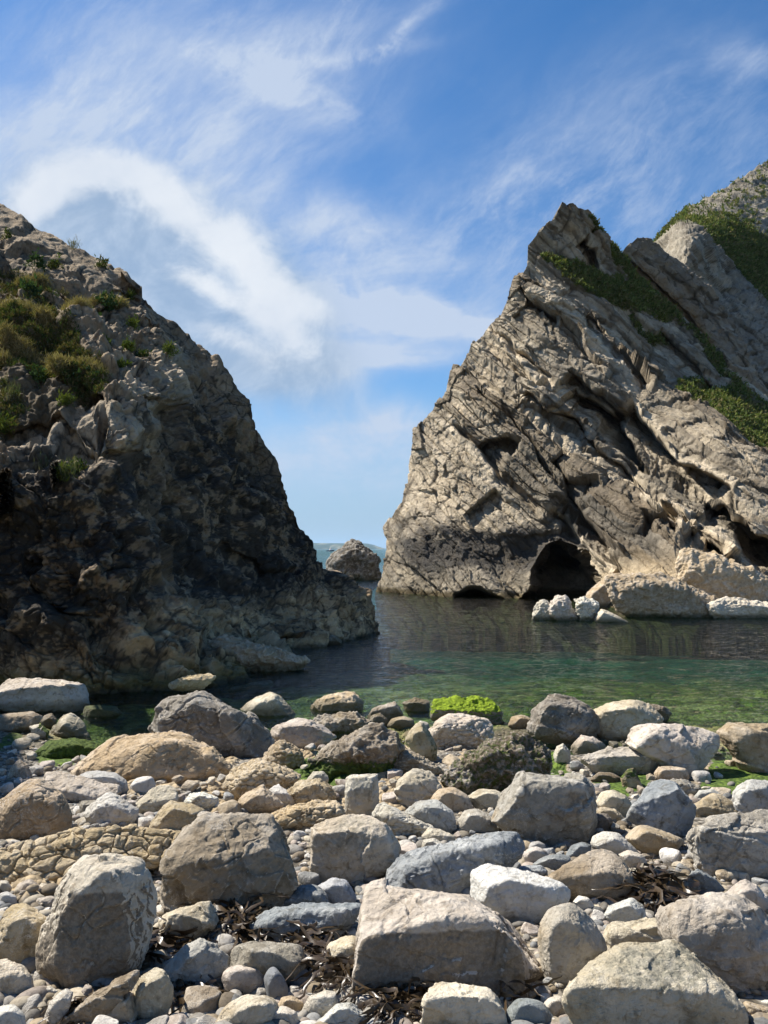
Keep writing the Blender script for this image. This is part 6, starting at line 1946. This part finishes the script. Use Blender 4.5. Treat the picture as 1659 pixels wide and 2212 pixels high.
# ------------------------------------------------------------------ boat and far shore
def box_mesh(x0, x1, y0, y1, z0, z1, taper=0.0):
    t = taper
    v = [(x0, y0, z0), (x1, y0, z0), (x1, y1, z0), (x0, y1, z0), (x0 + t, y0 + t * .3, z1), (x1 - t, y0 + t * .3, z1), (x1 - t, y1 - t * .3, z1), (x0 + t, y1 - t * .3, z1)]
    f = [(3, 2, 1, 0), (4, 5, 6, 7), (0, 1, 5, 4), (1, 2, 6, 5), (2, 3, 7, 6), (3, 0, 4, 7)]
    return np.array(v, float), np.array(f)


def build_far():
    c = at(713.5, 1190.3, 1045.0)
    c[2] = 0
    t = thing('motor_boat', c, 'small white and red motor boat far out on the open sea', 'boat')
    st = np.linspace(0, 1, 14)
    half = 1.5 * np.clip(np.minimum(1, (1 - st) * 2.2) ** 0.7, 0.02, 1)
    sheer = 0.85 + 0.75 * st ** 2.5
    xs = -5.2 + 10.8 * st
    V = []
    for k in range(14):
        x = xs[k]
        V += [(x, -half[k], sheer[k]), (x - 0.3 * st[k], -half[k] * 0.75, -0.1), (x - 0.3 * st[k], 0, -0.5), (x - 0.3 * st[k], half[k] * 0.75, -0.1), (x, half[k], sheer[k])]
    F = grid_faces(14, 5)
    V, F = np.array(V), np.concatenate([F, np.array([(0, 4, 3, 1)])])
    new_obj('hull', V + c, F, mat_plain('dark_blue_hull_paint', (0.03, 0.035, 0.06), 0.35), t, c)
    dk = np.concatenate([np.stack([xs, -half * 0.97, sheer - 0.08], 1), np.stack([xs, half * 0.97, sheer - 0.08], 1)])
    new_obj('deck', dk + c, np.array([(k, k + 1, 15 + k, 14 + k) for k in range(13)]), mat_plain('red_deck_paint', (0.50, 0.07, 0.05), 0.5), t, c)
    white = mat_plain('white_boat_paint', (0.80, 0.80, 0.78), 0.4, 2.0, 0.08)
    v, f = box_mesh(-1.6, 2.4, -1.05, 1.05, 0.75, 2.7, 0.5)
    cab = new_obj('cabin', v + c, f, white, t, c, smooth=False)
    v, f = box_mesh(-0.95, 1.75, -1.0, 1.0, 2.0, 2.35, 0.1)
    w = new_obj('window', v + c + np.array([0, 0, 0.0]), f, mat_plain('dark_boat_glass', (0.02, 0.03, 0.04), 0.1), None, c, smooth=False)
    w.parent = cab
    w.location = (0, 0, 0)
    v, f = box_mesh(-0.9, 1.6, -0.9, 0.9, 2.7, 3.0, 0.12)
    new_obj('roof', v + c, f, mat_plain('red_cabin_roof', (0.55, 0.09, 0.06), 0.5), t, c, smooth=False)
    v, f = box_mesh(-0.12, 0.12, -0.12, 0.12, 3.0, 6.2, 0.08)
    new_obj('mast', v + c, f, white, t, c, smooth=False)

    # far coast beyond the sea
    D = 8200.0
    xs = np.linspace(-5200, 1900, 260)
    vx = (xs / D * FOC + 384) / K
    prof = np.interp(vx, [-2000, 300, 640, 660, 720, 760, 785, 805, 818, 829, 845], [70, 95, 76, 74, 73, 75, 70, 52, 28, 12, 0]) * 1.0
    prof = prof + 5 * fbm(np.stack([xs / 700, 0 * xs, 0 * xs], 1), 4) * (prof > 14)
    rows = []
    for dy, k in ((0, -0.02), (40, 0.30), (320, 0.62), (800, 0.88), (1300, 1.0), (2000, 0.9), (2800, -0.05)):
        q = np.stack([xs, np.full_like(xs, D + dy), np.maximum(prof, 0) * k - 0.5], 1)
        q[:, 2] += 6 * k * fbm(np.stack([xs / 260, np.full_like(xs, dy / 200.0), 0 * xs], 1), 3) * (prof > 14)
        rows.append(q)
    p = np.concatenate(rows)
    n = fbm(p * 0.004, 4)
    n2 = fbm(p * 0.011 + 4, 3)
    col = lerp3(np.tile((0.07, 0.085, 0.035), (len(p), 1)), (0.30, 0.27, 0.16), sstep(0.05, 0.3, n2))
    o = new_obj('hills', p, grid_faces(7, len(xs)), M_LEAF, attrs={'col': col})
    tag(o, kind='structure')


def build_haze():
    v, f = box_mesh(-9400, 9400, -420, 14600, -9.5, 135)
    m = bpy.data.materials.new('sea_haze')
    m.use_nodes = True
    b = NB(m.node_tree)
    vol = b.n('ShaderNodeVolumePrincipled', ins={'Color': (0.45, 0.70, 1.0), 'Density': 0.00004, 'Anisotropy': 0.2})
    out = b.n('ShaderNodeOutputMaterial')
    b.t.links.new(vol.outputs[0], out.inputs['Volume'])
    o = new_obj('haze', v, f, m, smooth=False)
    tag(o, kind='stuff')


build_cobbles()
build_kelp()
build_far()
HAZE = True
if HAZE:
    build_haze()
